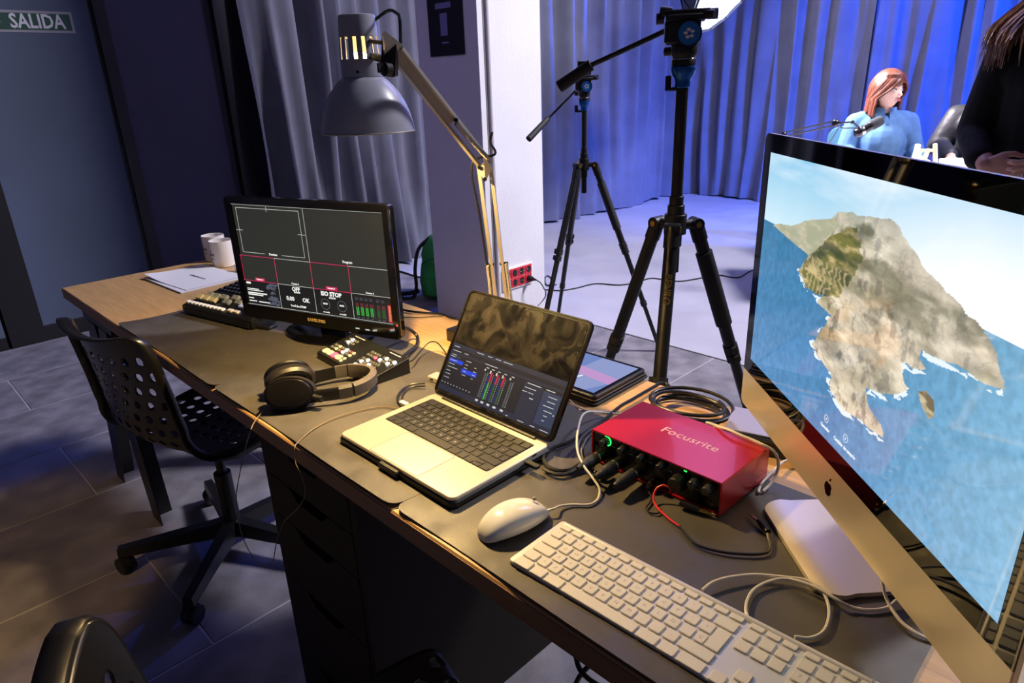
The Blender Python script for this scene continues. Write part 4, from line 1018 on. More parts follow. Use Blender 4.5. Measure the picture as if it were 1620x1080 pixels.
V = [(-iw_ / 2 + a * iw_, iy - .0011, zb + (1 - b_) * ih_) for a, b_ in zip(gx.ravel(), gy.ravel())]
idx = np.arange((GX + 1) * (GY + 1)).reshape(GY + 1, GX + 1)
q = np.stack([idx[:-1, :-1], idx[:-1, 1:], idx[1:, 1:], idx[1:, :-1]], -1).reshape(-1, 4)
me = bpy.data.meshes.new('screen'); me.from_pydata(V, [], q.tolist()); me.update()
ca = me.color_attributes.new('picture', 'FLOAT_COLOR', 'POINT'); ca.data.foreach_set('color', np.concatenate([pc, np.ones((len(pc), 1))], 1).astype(np.float32).ravel())
ms_ = mat('lit_screen_picture', (4, 4, 5), .05, spec=.5)
b = ms_.node_tree.nodes['Principled BSDF']; at_ = ms_.node_tree.nodes.new('ShaderNodeAttribute'); at_.attribute_name = 'picture'
ms_.node_tree.links.new(at_.outputs['Color'], b.inputs['Emission Color']); b.inputs['Emission Strength'].default_value = 1.12
me.materials.append(ms_)
scr = bpy.data.objects.new('screen', me); COL.objects.link(scr); scr.parent = im
# login controls
def sx_(f): return -iw_ / 2 + f * iw_
def sz_(f): return zb + ih_ * (1 - f)
WI = emit('screen_icon_white', (245, 248, 252), 1.0)
for fx, fz, s in [(0.4522, 0.9183, 'Cancelar'), (0.5382, 0.9203, 'Cambiar de usuario')]:
    rg = loft([[(sx_(fx) + r_ * math.cos(a * PI / 16), iy - .0014, sz_(fz) + r_ * math.sin(a * PI / 16)) for a in range(32)] for r_ in (.0048, .0056)], False, False)
    obj('screen_icon', J(rg, lines([(sx_(fx) - .002, sz_(fz) - .002, sx_(fx) + .002, sz_(fz) + .002), (sx_(fx) - .002, sz_(fz) + .002, sx_(fx) + .002, sz_(fz) - .002)], .0008, iy - .0014)), WI, scr)
    text('screen_text', s, .0068, WI, scr, T(sx_(fx), iy - .0015, sz_(fz) - .0125) @ FRONT, ext=.0001, bold=.0002)
# apple mark
def apple():
    P = []
    for k in range(48):
        a = 2 * PI * k / 48 + PI / 2
        r_ = 1 - .16 * math.exp(-((a - PI / 2 + PI) % (2 * PI) - PI) ** 2 / .10) * 1.2 - .10 * math.exp(-(((a - 3 * PI / 2 + PI) % (2 * PI)) - PI) ** 2 / .06)
        x, z = .92 * r_ * math.cos(a), r_ * math.sin(a) * .98
        if z < 0: x *= 1 + .25 * z
        P.append([x, z])
    bcx, bcz, br = 1.12, .12, .44
    for p in P:
        d = math.hypot(p[0] - bcx, p[1] - bcz)
        if d < br: p[0] = bcx - math.sqrt(max(0, br * br - (p[1] - bcz) ** 2))
    return P
s_ = .0105; zA = (zc0 + gz0) / 2 - .002
AP = apple()
mk = ([(p[0] * s_, iy - .0011, zA + p[1] * s_) for p in AP] + [(0, iy - .0011, zA)], [(i, (i + 1) % len(AP), len(AP)) for i in range(len(AP))])
lf = [(.05, 1.15), (.12, 1.5), (.45, 1.72), (.42, 1.38), (.2, 1.18)]
lfm = ([(x * s_, iy - .0011, zA + z * s_) for x, z in lf], [tuple(range(5))])
obj('apple_mark', J(mk, lfm), M['blackg'], im, smooth=0)
# stand: foot plate and neck in one bent plate
def sp(y, z, w_): return w_, y, z
path = spline([(0, -0.106, .0035), (0, -0.1055, .0035), (0, -0.103, .0035), (0, -.098, .0035), (0, -.088, .0035), (0, -.074, .0035), (0, 0.02, .0035), (0, 0.075, .0045), (0, 0.094, .018), (0, 0.088, .06), (0, 0.055, .17), (0, 0.035, .24)], 5)
L = []
for i, p in enumerate(path):
    d = (path[min(i + 1, len(path) - 1)] - path[max(i - 1, 0)]).normalized(); nn = Vector((0, -d.z, d.y)); f = i / (len(path) - 1)
    hw = .1015 - (0.0 if f < .25 else .016 * (f - .25)); 
    if p.y < -.07 and p.z < .01: hw = .1015 - .030 * (1 - math.sqrt(max(0, 1 - min(1, (-.07 - p.y) / .036) ** 2)))
    th = .0032
    L.append([tuple(p + Vector((-hw, 0, 0)) + nn * th), tuple(p + Vector((hw, 0, 0)) + nn * th), tuple(p + Vector((hw, 0, 0)) - nn * th), tuple(p + Vector((-hw, 0, 0)) - nn * th)])
obj('stand', loft(L), M['alud'], im, label='silver foot plate bent up into the neck')

# ================================================================ BOOKLET AND BOX
bk = thing('black_box', 'black box half hidden behind the red audio interface', 'box', (2.265, 0.565, DZ), 14)
obj('box_body', slab(0.15, 0.085, 0.030, 0.004, 0.002), M['black'], bk); obj('box_lid', slab(0.152, 0.087, 0.004, 0.004, 0.001, 3, 0.0235), M['blackr'], bk)
bo = thing('booklet', 'pale lilac printed booklet lying on the black box', 'booklet', (2.235, 0.567, DZ + .0305), 16)
obj('booklet_cover', slab(0.135, 0.090, 0.003, 0.001, 0.0004), mat('lilac_card', (150, 152, 196), .6), bo)
obj('booklet_text', ([(x, y, .0032) for k in range(8) for x, y in ((.02, .032 - .008 * k), (.055, .032 - .008 * k), (.055, .030 - .008 * k), (.02, .030 - .008 * k))], [(4 * k + 3, 4 * k + 2, 4 * k + 1, 4 * k) for k in range(8)]), M['print_'], bo)

# ================================================================ DESK LAMP
la = thing('desk_lamp', 'grey articulated desk lamp shining on the laptop', 'lamp', (1.523, 0.62, DZ), 0)
def lw2(x, y, z): return (x - 1.523, y - 0.62, z - DZ)
E0 = Vector(lw2(1.523, .622, .795)); E1 = Vector(lw2(1.612, .50, 1.188)); E2 = Vector(lw2(1.683, .25, 1.396))
obj('clamp', J(box(.045, .05, .012, 0, 0, 0), box(.04, .012, .075, 0, .030, -.062), box(.04, .05, .008, 0, 0, -.062), X(cyl(.005, .05, 12), T(0, -.008, -.095)), X(cyl(.012, .006, 16), T(0, -.008, -.052))), M['dsteel'], la)
obj('pivot_post', J(X(cyl(.0065, .055, 14), T(0, 0, .008)), box(.03, .022, .022, 0, 0, .045)), M['dsteel'], la)
Rr = Vector((.707, .706, 0)); Fd = Vector((-.7, .7, 0))
def arm(a, b, nm, gap=.009):
    d = (b - a).normalized(); side = d.cross(Fd).normalized(); bk_ = Fd
    for s in (-1, 1): obj(nm, bar(a + side * s * gap + bk_ * .0, b + side * s * gap, .0075, .0065), M['lampm'], la)
arm(E0, E1, 'lower_arm', .0125)
sd = (E1 - E0).normalized().cross(Fd).normalized()
def spring(a, b, r=.0040, turns=52):
    a = Vector(a); b = Vector(b); d = (b - a); q = d.to_track_quat('Z', 'Y').to_matrix(); n = turns * 8
    return J(tube([tuple(a + q @ Vector((r * math.cos(2 * PI * k / 8), r * math.sin(2 * PI * k / 8), d.length * k / n))) for k in range(n + 1)], .0013, 4), rod(a, b, .0012, 6))
for s in (-1, 1):
    obj('spring', spring(E0 + sd * s * .024 + Vector((0, 0, .0)), E0.lerp(E1, .40) + sd * s * .021), M['lampm'], la)
    obj('spring_bolt', rod(E0.lerp(E1, .40) + sd * s * .006, E0.lerp(E1, .40) + sd * s * .026, .0032, 10), M['dsteel'], la)
def plate(pts, th, n=Fd):
    A = [tuple(Vector(p) - n * th / 2) for p in pts]; B = [tuple(Vector(p) + n * th / 2) for p in pts]
    return loft([A, B])
d2_ = (E2 - E1).normalized(); s2 = d2_.cross(Fd).normalized()
if s2.z < 0: s2 = -s2
for s, o_ in ((-1, .008), (1, -.008)):
    obj('elbow_plate', plate([E1 + Vector((0, 0, -.038)) + sd * .006, E1 + sd * .016 + Vector((0, 0, -.004)), E1 + s2 * .022 + d2_ * .004, E1 + s2 * .012 + d2_ * .03, E1 - sd * .016], .002, Fd).__class__(plate([tuple(Vector(p) + Fd * o_) for p in (E1 + Vector((0, 0, -.036)), E1 + sd * .015 + Vector((0, 0, -.006)), E1 + s2 * .020 + d2_ * .002, E1 + s2 * .010 + d2_ * .022, E1 - sd * .017 + Vector((0, 0, -.01)))], .002)), M['lampm'], la)
obj('elbow_bolts', J(*[rod(p - Fd * .013, p + Fd * .013, .0042, 10) for p in (E1 + s2 * .010, E1 - s2 * .012, E1 + Vector((0, 0, -.03)))]), M['dsteel'], la)
for s in (-1, 1): obj('upper_arm', bar(E1 + s2 * s * .011, E2 + s2 * s * .010, .0075, .0065), M['lampm'], la)
obj('upper_arm_web', plate([E1.lerp(E2, .42) + s2 * .008, E1.lerp(E2, .42) - s2 * .008, E2 - s2 * .010, E2 + s2 * .010], .003), mat('arm_inner_grey', (136, 130, 128), .5), la)
for s in (-1, 1): obj('spring', spring(E1 + s2 * .012 + Fd * s * .009, E1.lerp(E2, .40) + s2 * .006 + Fd * s * .009, .0038, 40), M['lampm'], la)
obj('arm_bolt', rod(E1.lerp(E2, .42) - Fd * .016 + s2 * .01, E1.lerp(E2, .42) + Fd * .016 + s2 * .01, .004, 10), M['dsteel'], la)
SC = Vector(lw2(1.578, .250, 1.268))       # rim centre
obj('end_plate', plate([E2 + s2 * .016, E2 - s2 * .016, E2 + d2_ * .006 - s2 * .020, E2 + d2_ * .034 + Vector((0, 0, -.012)), E2 + d2_ * .040, E2 + d2_ * .030 + Vector((0, 0, .012))], .004), M['lampm'], la)
kb_ = E2 + Vector((-.020, -.012, -.028))
obj('head_bracket', J(bar(E2 + Vector((-.006, -.004, .020)), E2 + Vector((-.012, -.009, -.038)), .020, .024, .003), bar(E2 + Vector((-.010, -.006, -.015)), tuple(SC + Vector((.036, .0, .125))), .010, .010), bar(E2 + Vector((-.006, -.006, .012)), tuple(SC + Vector((.034, .0, .148))), .006, .006)), M['black'], la)
obj('wing_nut', J(X(cyl(.011, .012, 16), Matrix.Translation(E2 + Vector((-.004, -.012, -.026))) @ RX(90)), X(box(.004, .02, .016, 0, 0, 0), Matrix.Translation(E2 + Vector((-.004, -.026, -.032))))), M['blackr'], la)
prof = [(.0845, 0), (.0835, .004), (.082, .014), (.078, .030), (.071, .048), (.062, .064), (.052, .077), (.044, .085), (.0365, .091)]
nseg = 84
sh_ = lathe(prof, 64, False, False); shi = lathe([(r_ - .0015, z) for r_, z in reversed(prof)], 64, False, False)
# dome: outer and inner skins joined at the rim
dm = loft([[(r_ * math.cos(2 * PI * j / 64), r_ * math.sin(2 * PI * j / 64), z) for j in range(64)] for r_, z in prof + [(prof[-1][0] - .002, prof[-1][1])] ], False, False)
obj('shade', X(dm, Matrix.Translation(SC)), M['shade'], la, smooth=60)
dmi = loft([[(r_ * math.cos(2 * PI * j / 64), r_ * math.sin(2 * PI * j / 64), z) for j in range(64)] for r_, z in [(.0845, 0), (.083, .0)] + [(r_ - .002, z) for r_, z in prof[1:]]], False, False)
obj('shade_lining', X(dmi, Matrix.Translation(SC)), M['shadein'], la, smooth=60)
obj('rim', X(loft([[((.0846 + .0012 * math.cos(b_)) * math.cos(a), (.0846 + .0012 * math.cos(b_)) * math.sin(a), .0012 * math.sin(b_)) for b_ in [2 * PI * q_ / 8 for q_ in range(8)]] for a in [2 * PI * k / 64 for k in range(64)]], closed=True), Matrix.Translation(SC)), M['lampm'], la)
# neck with slots
nr = [(.0350, .089), (.0358, .094), (.0356, .118), (.0352, .121), (.0336, .156), (.0333, .158), (.0318, .186), (.0310, .190)]
n = 70; Vn = [(r_ * math.cos(2 * PI * j / n), r_ * math.sin(2 * PI * j / n), z) for r_, z in nr for j in range(n)]
Fn = []
for i in range(len(nr) - 1):
    for j in range(n):
        if i == 3 and j % 5 in (0, 1): continue
        a, b2 = i * n + j, i * n + (j + 1) % n; Fn.append((a, b2, b2 + n, a + n))
for rr_, zz in ((.0290, .1915), (.012, .1915), (.0115, .189)):
    k0 = len(Vn) - n; Vn += [(rr_ * math.cos(2 * PI * j / n), rr_ * math.sin(2 * PI * j / n), zz) for j in range(n)]
    for j in range(n): Fn.append((k0 + j, k0 + (j + 1) % n, k0 + n + (j + 1) % n, k0 + n + j))
Fn.append(tuple(range(len(Vn) - n, len(Vn))))
nk = obj('lamp_head', X((Vn, Fn), Matrix.Translation(SC)), M['shade'], la, smooth=40, label='grey lamp head with lit slots')
so = nk.modifiers.new('solid', 'SOLIDIFY'); so.thickness = .0012; so.offset = -1
obj('head_screw', X(cyl(.0025, .003, 10), Matrix.Translation(SC) @ RZ(-45) @ T(.0352, 0, .100) @ RY(90)), M['dsteel'], la)
obj('lamp_holder', X(cyl(.017, .055, 20), Matrix.Translation(SC) @ T(0, 0, .132)), mat('ceramic_lit', (235, 220, 180), .6, emis=(255, 200, 110), es=1.6), la)
obj('bulb', X(lathe([(.010, .132), (.014, .125), (.024, .100), (.029, .078), (.027, .062), (.018, .052), (.004, .048)], 24), Matrix.Translation(SC)), E_['bulb'], la)
lt_ = light('desk_lamp_light', 'POINT', tuple(SC + Vector((1.523, .62, DZ)) + Vector((0, 0, .042))), None, 50, (1.0, 0.66, 0.25), 0.022)
obj('lamp_cord', tube(spline([tuple(SC + Vector((.020, .022, .182))), tuple(SC + Vector((.04, .04, .196))), tuple(E2 + Vector((-.014, .02, .058))), tuple(E2 + Vector((.010, .006, .048))), tuple(E2 + Vector((.006, .006, .010)))], 6), .0028, 8), M['cable'], la)
obj('lamp_cord', tube(spline([tuple(E1.lerp(E2, .18) + s2 * .05), tuple(E1.lerp(E2, .12) + s2 * .035), tuple(E1 + s2 * .026 + Vector((0, 0, .004))), tuple(E1 + sd * .026), tuple(E1.lerp(E0, .3) + sd * .024), tuple(E1.lerp(E0, .8) + sd * .022)], 6), .0026, 8), M['cable'], la)

# ================================================================ SOCKETS, PLUG, POSTER
so_ = thing('socket_panel', 'red wall sockets in a white frame low on the column', 'wall socket', (-0.030, 2.222, 0.288), 90)
obj('frame', X(slab(.245, .128, .010, .003, .001), RX(90)), M['white'], so_)
for i in range(4):
    for j in range(2):
        f = obj('socket', X(slab(.0535, .0535, .004, .002, .001), T(-.0855 + .057 * i, -.010, -.0285 + .057 * j) @ RX(90)), M['redp'], so_)
        obj('socket_well', X(J(lathe([(.0195, 0), (.0195, .0012), (.0175, .0012), (.0170, .0002)], 24)), T(-.0855 + .057 * i, -.0139, -.0285 + .057 * j) @ RX(90)), M['keybed'], f)
        obj('socket_pin', J(*[X(cyl(.0022, .002, 8), T(-.0855 + .057 * i + dx, -.0146, -.0285 + .057 * j) @ RX(90)) for dx in (-.0095, .0095)]), M['steel'], f)
pl = thing('power_plug', 'black plug in the lowest end socket of the red panel', 'plug', (-0.0165, 2.308, 0.2595), 90)
obj('plug_body', X(lathe([(.018, 0), (.0185, .004), (.017, .022), (.011, .034), (.006, .050), (.005, .058)], 20), RX(90)), M['blackr'], pl)
obj('plug_cord', tube(spline([(0, -.055, 0), (.02, -.075, -.02), (.055, -.07, -.065), (.082, -.055, -.09), (.088, -.05, -.12), (.062, -.045, -.15), (.02, -.05, -.165)], 6), .0035, 8), M['cable'], pl)
po = thing('wall_poster', 'black notice board with pale print high on the column', 'poster', (-0.262, 2.005, 1.482), 0)
obj('board', bx(-.132, .132, -.014, 0.0, 0, .56, .001), mat('board_black', (20, 19, 26), .4), po)
PR = mat('board_print', (120, 118, 168), .6)
obj('board_print', rects([(-.068, .285, .052, .312), (-.066, .222, .055, .248), (-.034, .095, .022, .200), (-.028, .058, .026, .066)], -.0146), PR, po)
obj('round_emblem', X(loft([[(r_ * math.cos(a * PI / 16) , r_ * math.sin(a * PI / 16), 0) for a in range(32)] for r_ in (.029, .017)], False, False), T(-.012, -.0146, .400) @ RX(90)), PR, po)

# ================================================================ CABLES
cable('headphone_cable', [(1.4261, 0.0438, 0.7520), (1.4530, 0.0153, 0.7490), (1.4814, -0.0141, 0.7480), (1.5087, -0.0347, 0.7470), (1.4100, -0.0120, 0.6687), (1.3722, -0.0200, 0.5971), (1.3420, -0.0300, 0.5146), (1.3329, -0.0300, 0.4139), (1.3992, -0.0300, 0.3761), (1.4603, -0.0250, 0.4117), (1.4973, -0.0200, 0.4844), (1.5405, -0.0150, 0.5490), (1.6093, -0.0150, 0.6107), (1.6548, -0.0150, 0.6630), (1.6536, -0.0150, 0.6982), (1.6293, -0.0120, 0.7195), (1.6275, -0.0080, 0.7456), (1.6153, 0.0090, 0.7480), (1.5924, 0.0487, 0.7470), (1.5832, 0.0948, 0.7470), (1.5903, 0.1473, 0.7470), (1.6122, 0.1922, 0.7470), (1.6432, 0.2053, 0.7480), (1.6551, 0.2124, 0.7520)], 0.001, M['cabled'], 'thin cable from the headphones looping down off the desk edge', 'cable', None)
cable('charging_cable', [(1.5965, 0.3121, 0.7520), (1.5779, 0.2976, 0.7500), (1.5744, 0.2750, 0.7480), (1.5908, 0.2483, 0.7480), (1.6159, 0.2268, 0.7480), (1.6482, 0.2175, 0.7520)], 0.0022, M['cable'], 'grey cable from the silver hub into the laptop side', 'cable', None)
cable('charging_cable', [(1.6068, 0.3040, 0.7520), (1.5841, 0.2876, 0.7480), (1.5898, 0.2636, 0.7480), (1.6131, 0.2398, 0.7480), (1.6497, 0.2226, 0.7520)], 0.0018, M['cable'], 'second grey cable lying inside the hub cable', 'cable', None)
cable('video_cable', [(1.3736, 0.4186, 0.8000), (1.3508, 0.4597, 0.7750), (1.3612, 0.4733, 0.7550), (1.3989, 0.4419, 0.7500), (1.4280, 0.3993, 0.7540), (1.4538, 0.3605, 0.7600)], 0.0042, M['cable'], 'thick black cable curving from the monitor to the vision mixer', 'cable', None)
cable('usb_cable', [(1.4953, 0.3357, 0.7650), (1.4934, 0.3580, 0.7620), (1.4562, 0.4080, 0.7570), (1.4506, 0.4401, 0.7700), (1.4614, 0.4546, 0.7700), (1.4788, 0.4585, 0.7570), (1.5076, 0.4493, 0.7480)], 0.0016, M['cable'], 'thin cable arching off the back of the vision mixer', 'cable', None)
cable('mains_cable', [(1.1242, 0.5914, 0.7470), (1.1759, 0.6040, 0.7470), (1.2201, 0.6256, 0.7470), (1.2567, 0.6412, 0.7470), (1.2942, 0.6370, 0.7470), (1.3231, 0.6440, 0.7460), (1.3197, 0.6663, 0.7300)], 0.0032, M['cable'], 'brown-black cable running across the beech behind the monitor', 'cable', None)
cable('mains_cable', [(1.1749, 0.5541, 0.7450), (1.2182, 0.5824, 0.7450), (1.2462, 0.6157, 0.7450), (1.2654, 0.6383, 0.7450)], 0.0014, M['cable'], 'thin cable lying parallel on the beech behind the monitor', 'cable', None)
cable('thick_cable', [(2.0024, 0.6259, 0.7470), (1.9810, 0.6451, 0.7480), (1.9691, 0.6374, 0.7500), (1.9690, 0.6168, 0.7500), (1.9691, 0.5809, 0.7500), (1.9701, 0.5319, 0.7500), (1.9702, 0.4967, 0.7500), (1.9797, 0.4405, 0.7500), (1.9831, 0.4005, 0.7500), (1.9916, 0.3609, 0.7550), (1.9883, 0.3198, 0.7520), (1.9788, 0.2956, 0.7500), (1.9797, 0.2735, 0.7500), (1.9919, 0.2537, 0.7500), (2.0115, 0.2416, 0.7500), (2.0315, 0.2425, 0.7500), (2.0454, 0.2563, 0.7500), (2.0495, 0.2738, 0.7520), (2.0513, 0.2846, 0.7550)], 0.0036, M['cable'], 'thick black cable snaking from the coil past the laptop corner', 'cable', None)
cable('microphone_cable', [(2.0597, 0.2890, 0.7600), (2.0562, 0.2754, 0.7540), (2.0530, 0.2553, 0.7500), (2.0439, 0.2346, 0.7500), (2.0247, 0.2301, 0.7500), (2.0121, 0.2317, 0.7500)], 0.0031, M['cable'], 'cable of the first plug, tied to its neighbour', 'cable', 'plug cables in front of the audio box')
cable('microphone_cable', [(2.0899, 0.2707, 0.7570), (2.0718, 0.2741, 0.7550), (2.0502, 0.2876, 0.7580), (2.0367, 0.3007, 0.7650), (2.0262, 0.3213, 0.7680), (2.0197, 0.3420, 0.7680), (2.0041, 0.3828, 0.7620)], 0.0031, M['cable'], 'cable of the second plug bending up past the red corner', 'cable', 'plug cables in front of the audio box')
cable('microphone_cable', [(2.1252, 0.2752, 0.7570), (2.1167, 0.2639, 0.7530), (2.0983, 0.2619, 0.7530), (2.0773, 0.2688, 0.7550), (2.0519, 0.2807, 0.7570), (2.0353, 0.2925, 0.7620), (2.0245, 0.3055, 0.7680), (2.0152, 0.3302, 0.7700), (2.0081, 0.3652, 0.7680), (1.9942, 0.4046, 0.7600)], 0.0031, M['cable'], 'cable of the third plug looping round both others', 'cable', 'plug cables in front of the audio box')
cable('mouse_cable', [(2.0946, 0.1443, 0.7520), (2.1036, 0.1552, 0.7550), (2.1008, 0.1710, 0.7500), (2.1092, 0.1888, 0.7470), (2.1274, 0.2053, 0.7470), (2.1296, 0.2234, 0.7470), (2.1217, 0.2396, 0.7500), (2.1139, 0.2452, 0.7550), (2.0946, 0.2518, 0.7620), (2.0748, 0.2586, 0.7680), (2.0499, 0.2739, 0.7750), (2.0289, 0.2962, 0.7820), (2.0035, 0.3314, 0.7850), (1.9770, 0.3733, 0.7800), (1.9632, 0.4084, 0.7700), (1.9630, 0.4439, 0.7550), (1.9875, 0.4693, 0.7500), (2.0069, 0.4848, 0.7500)], 0.0019, M['cablew'], 'white cable winding from the mouse up beside the red box', 'cable', None)
cable('white_cable', [(2.1506, 0.5038, 0.7750), (2.1846, 0.4617, 0.8000), (2.2028, 0.4486, 0.8070), (2.2244, 0.4410, 0.8120), (2.2465, 0.4370, 0.8120), (2.2651, 0.4368, 0.8110), (2.2837, 0.4349, 0.8100), (2.2951, 0.4420, 0.8030), (2.3004, 0.4509, 0.7900), (2.3047, 0.4507, 0.7750), (2.3057, 0.4430, 0.7620), (2.3049, 0.4264, 0.7520), (2.3026, 0.4089, 0.7480)], 0.0024, M['cablew'], 'white cable lying over the back corner of the red audio box', 'cable', None)
cable('white_cable', [(2.2980, 0.5420, 0.7500), (2.2939, 0.5150, 0.7520), (2.2904, 0.4994, 0.7520), (2.2914, 0.4690, 0.7520), (2.2918, 0.4343, 0.7500), (2.2944, 0.4147, 0.7480), (2.2989, 0.4023, 0.7470)], 0.0022, M['cablew'], 'white cable behind the red box going under the big computer', 'cable', None)
cable('keyboard_cable', [(2.3481, 0.1538, 0.7510), (2.3519, 0.1741, 0.7530), (2.3640, 0.1978, 0.7530), (2.3835, 0.2229, 0.7520), (2.4095, 0.2412, 0.7520), (2.4329, 0.2508, 0.7550), (2.4490, 0.2481, 0.7570), (2.4617, 0.2422, 0.7530), (2.4733, 0.2261, 0.7490), (2.4799, 0.2037, 0.7480), (2.4804, 0.1851, 0.7480), (2.4735, 0.1692, 0.7480), (2.4613, 0.1590, 0.7490)], 0.0021, M['cablew'], 'white cable leaving the keyboard and looping back over it', 'cable', None)
cable('white_cable', [(2.4106, 0.1501, 0.7490), (2.4027, 0.1593, 0.7490), (2.3959, 0.1758, 0.7490), (2.3928, 0.1981, 0.7490), (2.3984, 0.2201, 0.7500), (2.4106, 0.2391, 0.7510), (2.4312, 0.2439, 0.7550), (2.4555, 0.2441, 0.7570), (2.4756, 0.2423, 0.7550), (2.4902, 0.2487, 0.7490), (2.5056, 0.2579, 0.7480), (2.5198, 0.2755, 0.7480), (2.5261, 0.2959, 0.7520)], 0.0021, M['cablew'], 'white cable crossing the silver foot towards the big computer', 'cable', None)
cable('white_cable', [(2.5063, 0.2902, 0.7750), (2.5127, 0.2841, 0.7620), (2.5229, 0.2773, 0.7520), (2.5380, 0.2657, 0.7480), (2.5530, 0.2585, 0.7480), (2.5658, 0.2578, 0.7470), (2.5739, 0.2592, 0.7460)], 0.0021, M['cablew'], 'white cable hanging from the big computer to the end of the mat', 'cable', None)
cable('jack_cable', [(2.2085, 0.3008, 0.7570), (2.2074, 0.2993, 0.7650), (2.2038, 0.2968, 0.7680), (2.1982, 0.2952, 0.7680), (2.1923, 0.2901, 0.7640), (2.1912, 0.2830, 0.7570), (2.1969, 0.2740, 0.7500), (2.2115, 0.2648, 0.7480), (2.2277, 0.2578, 0.7480), (2.2418, 0.2528, 0.7480), (2.2564, 0.2495, 0.7480)], 0.0016, M['cabler'], 'red and black cable with a loose jack plug in front of the audio box', 'cable', None)
cable('black_jack_cable', [(2.2568, 0.2489, 0.7485), (2.2703, 0.2413, 0.7480), (2.2809, 0.2352, 0.7480), (2.2939, 0.2304, 0.7480), (2.3094, 0.2319, 0.7480), (2.3294, 0.2395, 0.7480), (2.3469, 0.2509, 0.7480), (2.3632, 0.2645, 0.7480), (2.3712, 0.2763, 0.7480), (2.3709, 0.2863, 0.7480), (2.3643, 0.3002, 0.7490), (2.3561, 0.3115, 0.7510)], 0.0021, M['cable'], 'black end of the jack cable sweeping towards the silver foot', 'cable', None)
cable('jack_lead', [(2.1605, 0.2998, 0.7500), (2.1738, 0.2924, 0.7480), (2.1860, 0.2848, 0.7470), (2.1923, 0.2704, 0.7470), (2.1955, 0.2559, 0.7470), (2.2059, 0.2504, 0.7470), (2.2158, 0.2552, 0.7470), (2.2147, 0.2668, 0.7470)], 0.0013, M['cable'], 'short black lead from the jack socket curling on the mat', 'cable', None)
cable('tablet_cable', [(1.8697, 0.4623, 0.7450), (1.8790, 0.4590, 0.7450), (1.8929, 0.4523, 0.7450), (1.9114, 0.4474, 0.7460), (1.9284, 0.4479, 0.7460), (1.9464, 0.4582, 0.7460), (1.9672, 0.4746, 0.7460), (1.9790, 0.4849, 0.7460)], 0.0013, M['cablew'], 'thin lilac-white cable lying by the tablet corner', 'cable', None)
cable('floor_cable', [(-0.3606, 2.8190, 0.0050), (-0.2677, 2.8640, 0.0050), (-0.2173, 2.9708, 0.0050), (-0.1791, 3.1447, 0.0050), (-0.0297, 3.2222, 0.0050), (0.0295, 3.3627, 0.0050), (0.0469, 3.4998, 0.0050), (0.2307, 3.5445, 0.0050), (0.3041, 3.6857, 0.0050), (0.3644, 3.8521, 0.0050), (0.5047, 3.8771, 0.0050), (0.4943, 4.1044, 0.0050), (0.5408, 4.3210, 0.0050)], 0.0045, M['cable'], 'long black cable lying across the pale stage floor', 'cable', None)
cable('floor_cable', [(-1.6705, 2.4796, 0.0060), (-1.5118, 2.4840, 0.0060), (-1.3525, 2.4712, 0.0060), (-1.2124, 2.4925, 0.0060)], 0.006, M['cable'], 'grey cable on the floor between the monitor and the green backpack', 'cable', None)
cable('floor_cable', [(-0.4089, 2.8981, 0.0050), (-0.4375, 2.9764, 0.0050), (-0.5180, 3.0597, 0.0050), (-0.5856, 3.0934, 0.0050), (-0.5429, 3.0190, 0.0050), (-0.4370, 2.9160, 0.0050), (-0.3881, 2.9145, 0.0050), (-0.3811, 2.9599, 0.0050)], 0.0045, M['cable'], 'black cable curled up at the foot of the column', 'cable', None)
cable('hanging_cable', [(2.1667, 0.1200, 0.5760), (2.1739, 0.1200, 0.5484), (2.1812, 0.1200, 0.5279), (2.1992, 0.1200, 0.5214), (2.2316, 0.1200, 0.5240)], 0.004, M['cable'], 'black cable hanging under the desk front edge', 'cable', 'cables under the desk edge')
cable('hanging_cable', [(2.2041, 0.1400, 0.5510), (2.1843, 0.1400, 0.5221), (2.1647, 0.1400, 0.4850), (2.1493, 0.1400, 0.4406)], 0.004, M['cable'], 'second black cable crossing the first under the desk edge', 'cable', 'cables under the desk edge')
coil = None
_c = Vector((2.0882, 0.5557, 0))
_pts = []
rs = random.Random(9)
for k in range(5 * 26):
    a = 2 * PI * k / 26 + 1.2; lap = k / 26
    r_ = .064 + .009 * math.sin(a * .37 + lap) + .007 * math.sin(lap * 2.1)
    _pts.append((_c.x + r_ * math.cos(a) * 1.12 + .006 * math.sin(lap * 3), _c.y + r_ * math.sin(a) * .86 + .006 * math.cos(lap * 2.3), DZ + .006 + .0060 * lap + .003 * math.sin(a * 1.5)))
tag(obj('coiled_cable', tube(_pts, .0034, 8), M['cable']), 'coil of black cable on the beech behind the red audio box', 'cable')
jp = thing('jack_plug', 'loose small jack plug pointing at the audio box', 'jack plug', (0, 0, 0))
_a, _b, _c2, _d = Vector((2.3551, 0.3153, 0.7515)), Vector((2.3383, 0.3272, 0.7515)), Vector((2.3207, 0.3362, 0.7500)), Vector((2.3207, 0.3362, 0.7500))
obj('plug_sleeve', J(rod(_a, _b, .0046, 14), rod(_b, _b.lerp(_a, -.3), .0032, 12)), M['black'], jp)
obj('plug_tip', J(rod(_b, _c2, .0020, 10), rod(_c2, _c2.lerp(_b, -.25), .0017, 10, .0008)), M['steel'], jp)
ja = thing('jack_adapter', 'long gold-tipped jack adapter lying along the audio box front', 'jack plug', (0, 0, 0))
_a, _b, _c2 = Vector((2.2301, 0.2928, 0.7530)), Vector((2.2583, 0.2986, 0.7510)), Vector((2.2763, 0.3031, 0.7500))
obj('adapter_sleeve', rod(_a, _b, .0052, 14), M['dsteel'], ja); obj('adapter_tip', J(rod(_b, _c2, .0034, 12), rod(_c2, _c2.lerp(_b, -.3), .0030, 10, .0012)), M['gold'], ja)


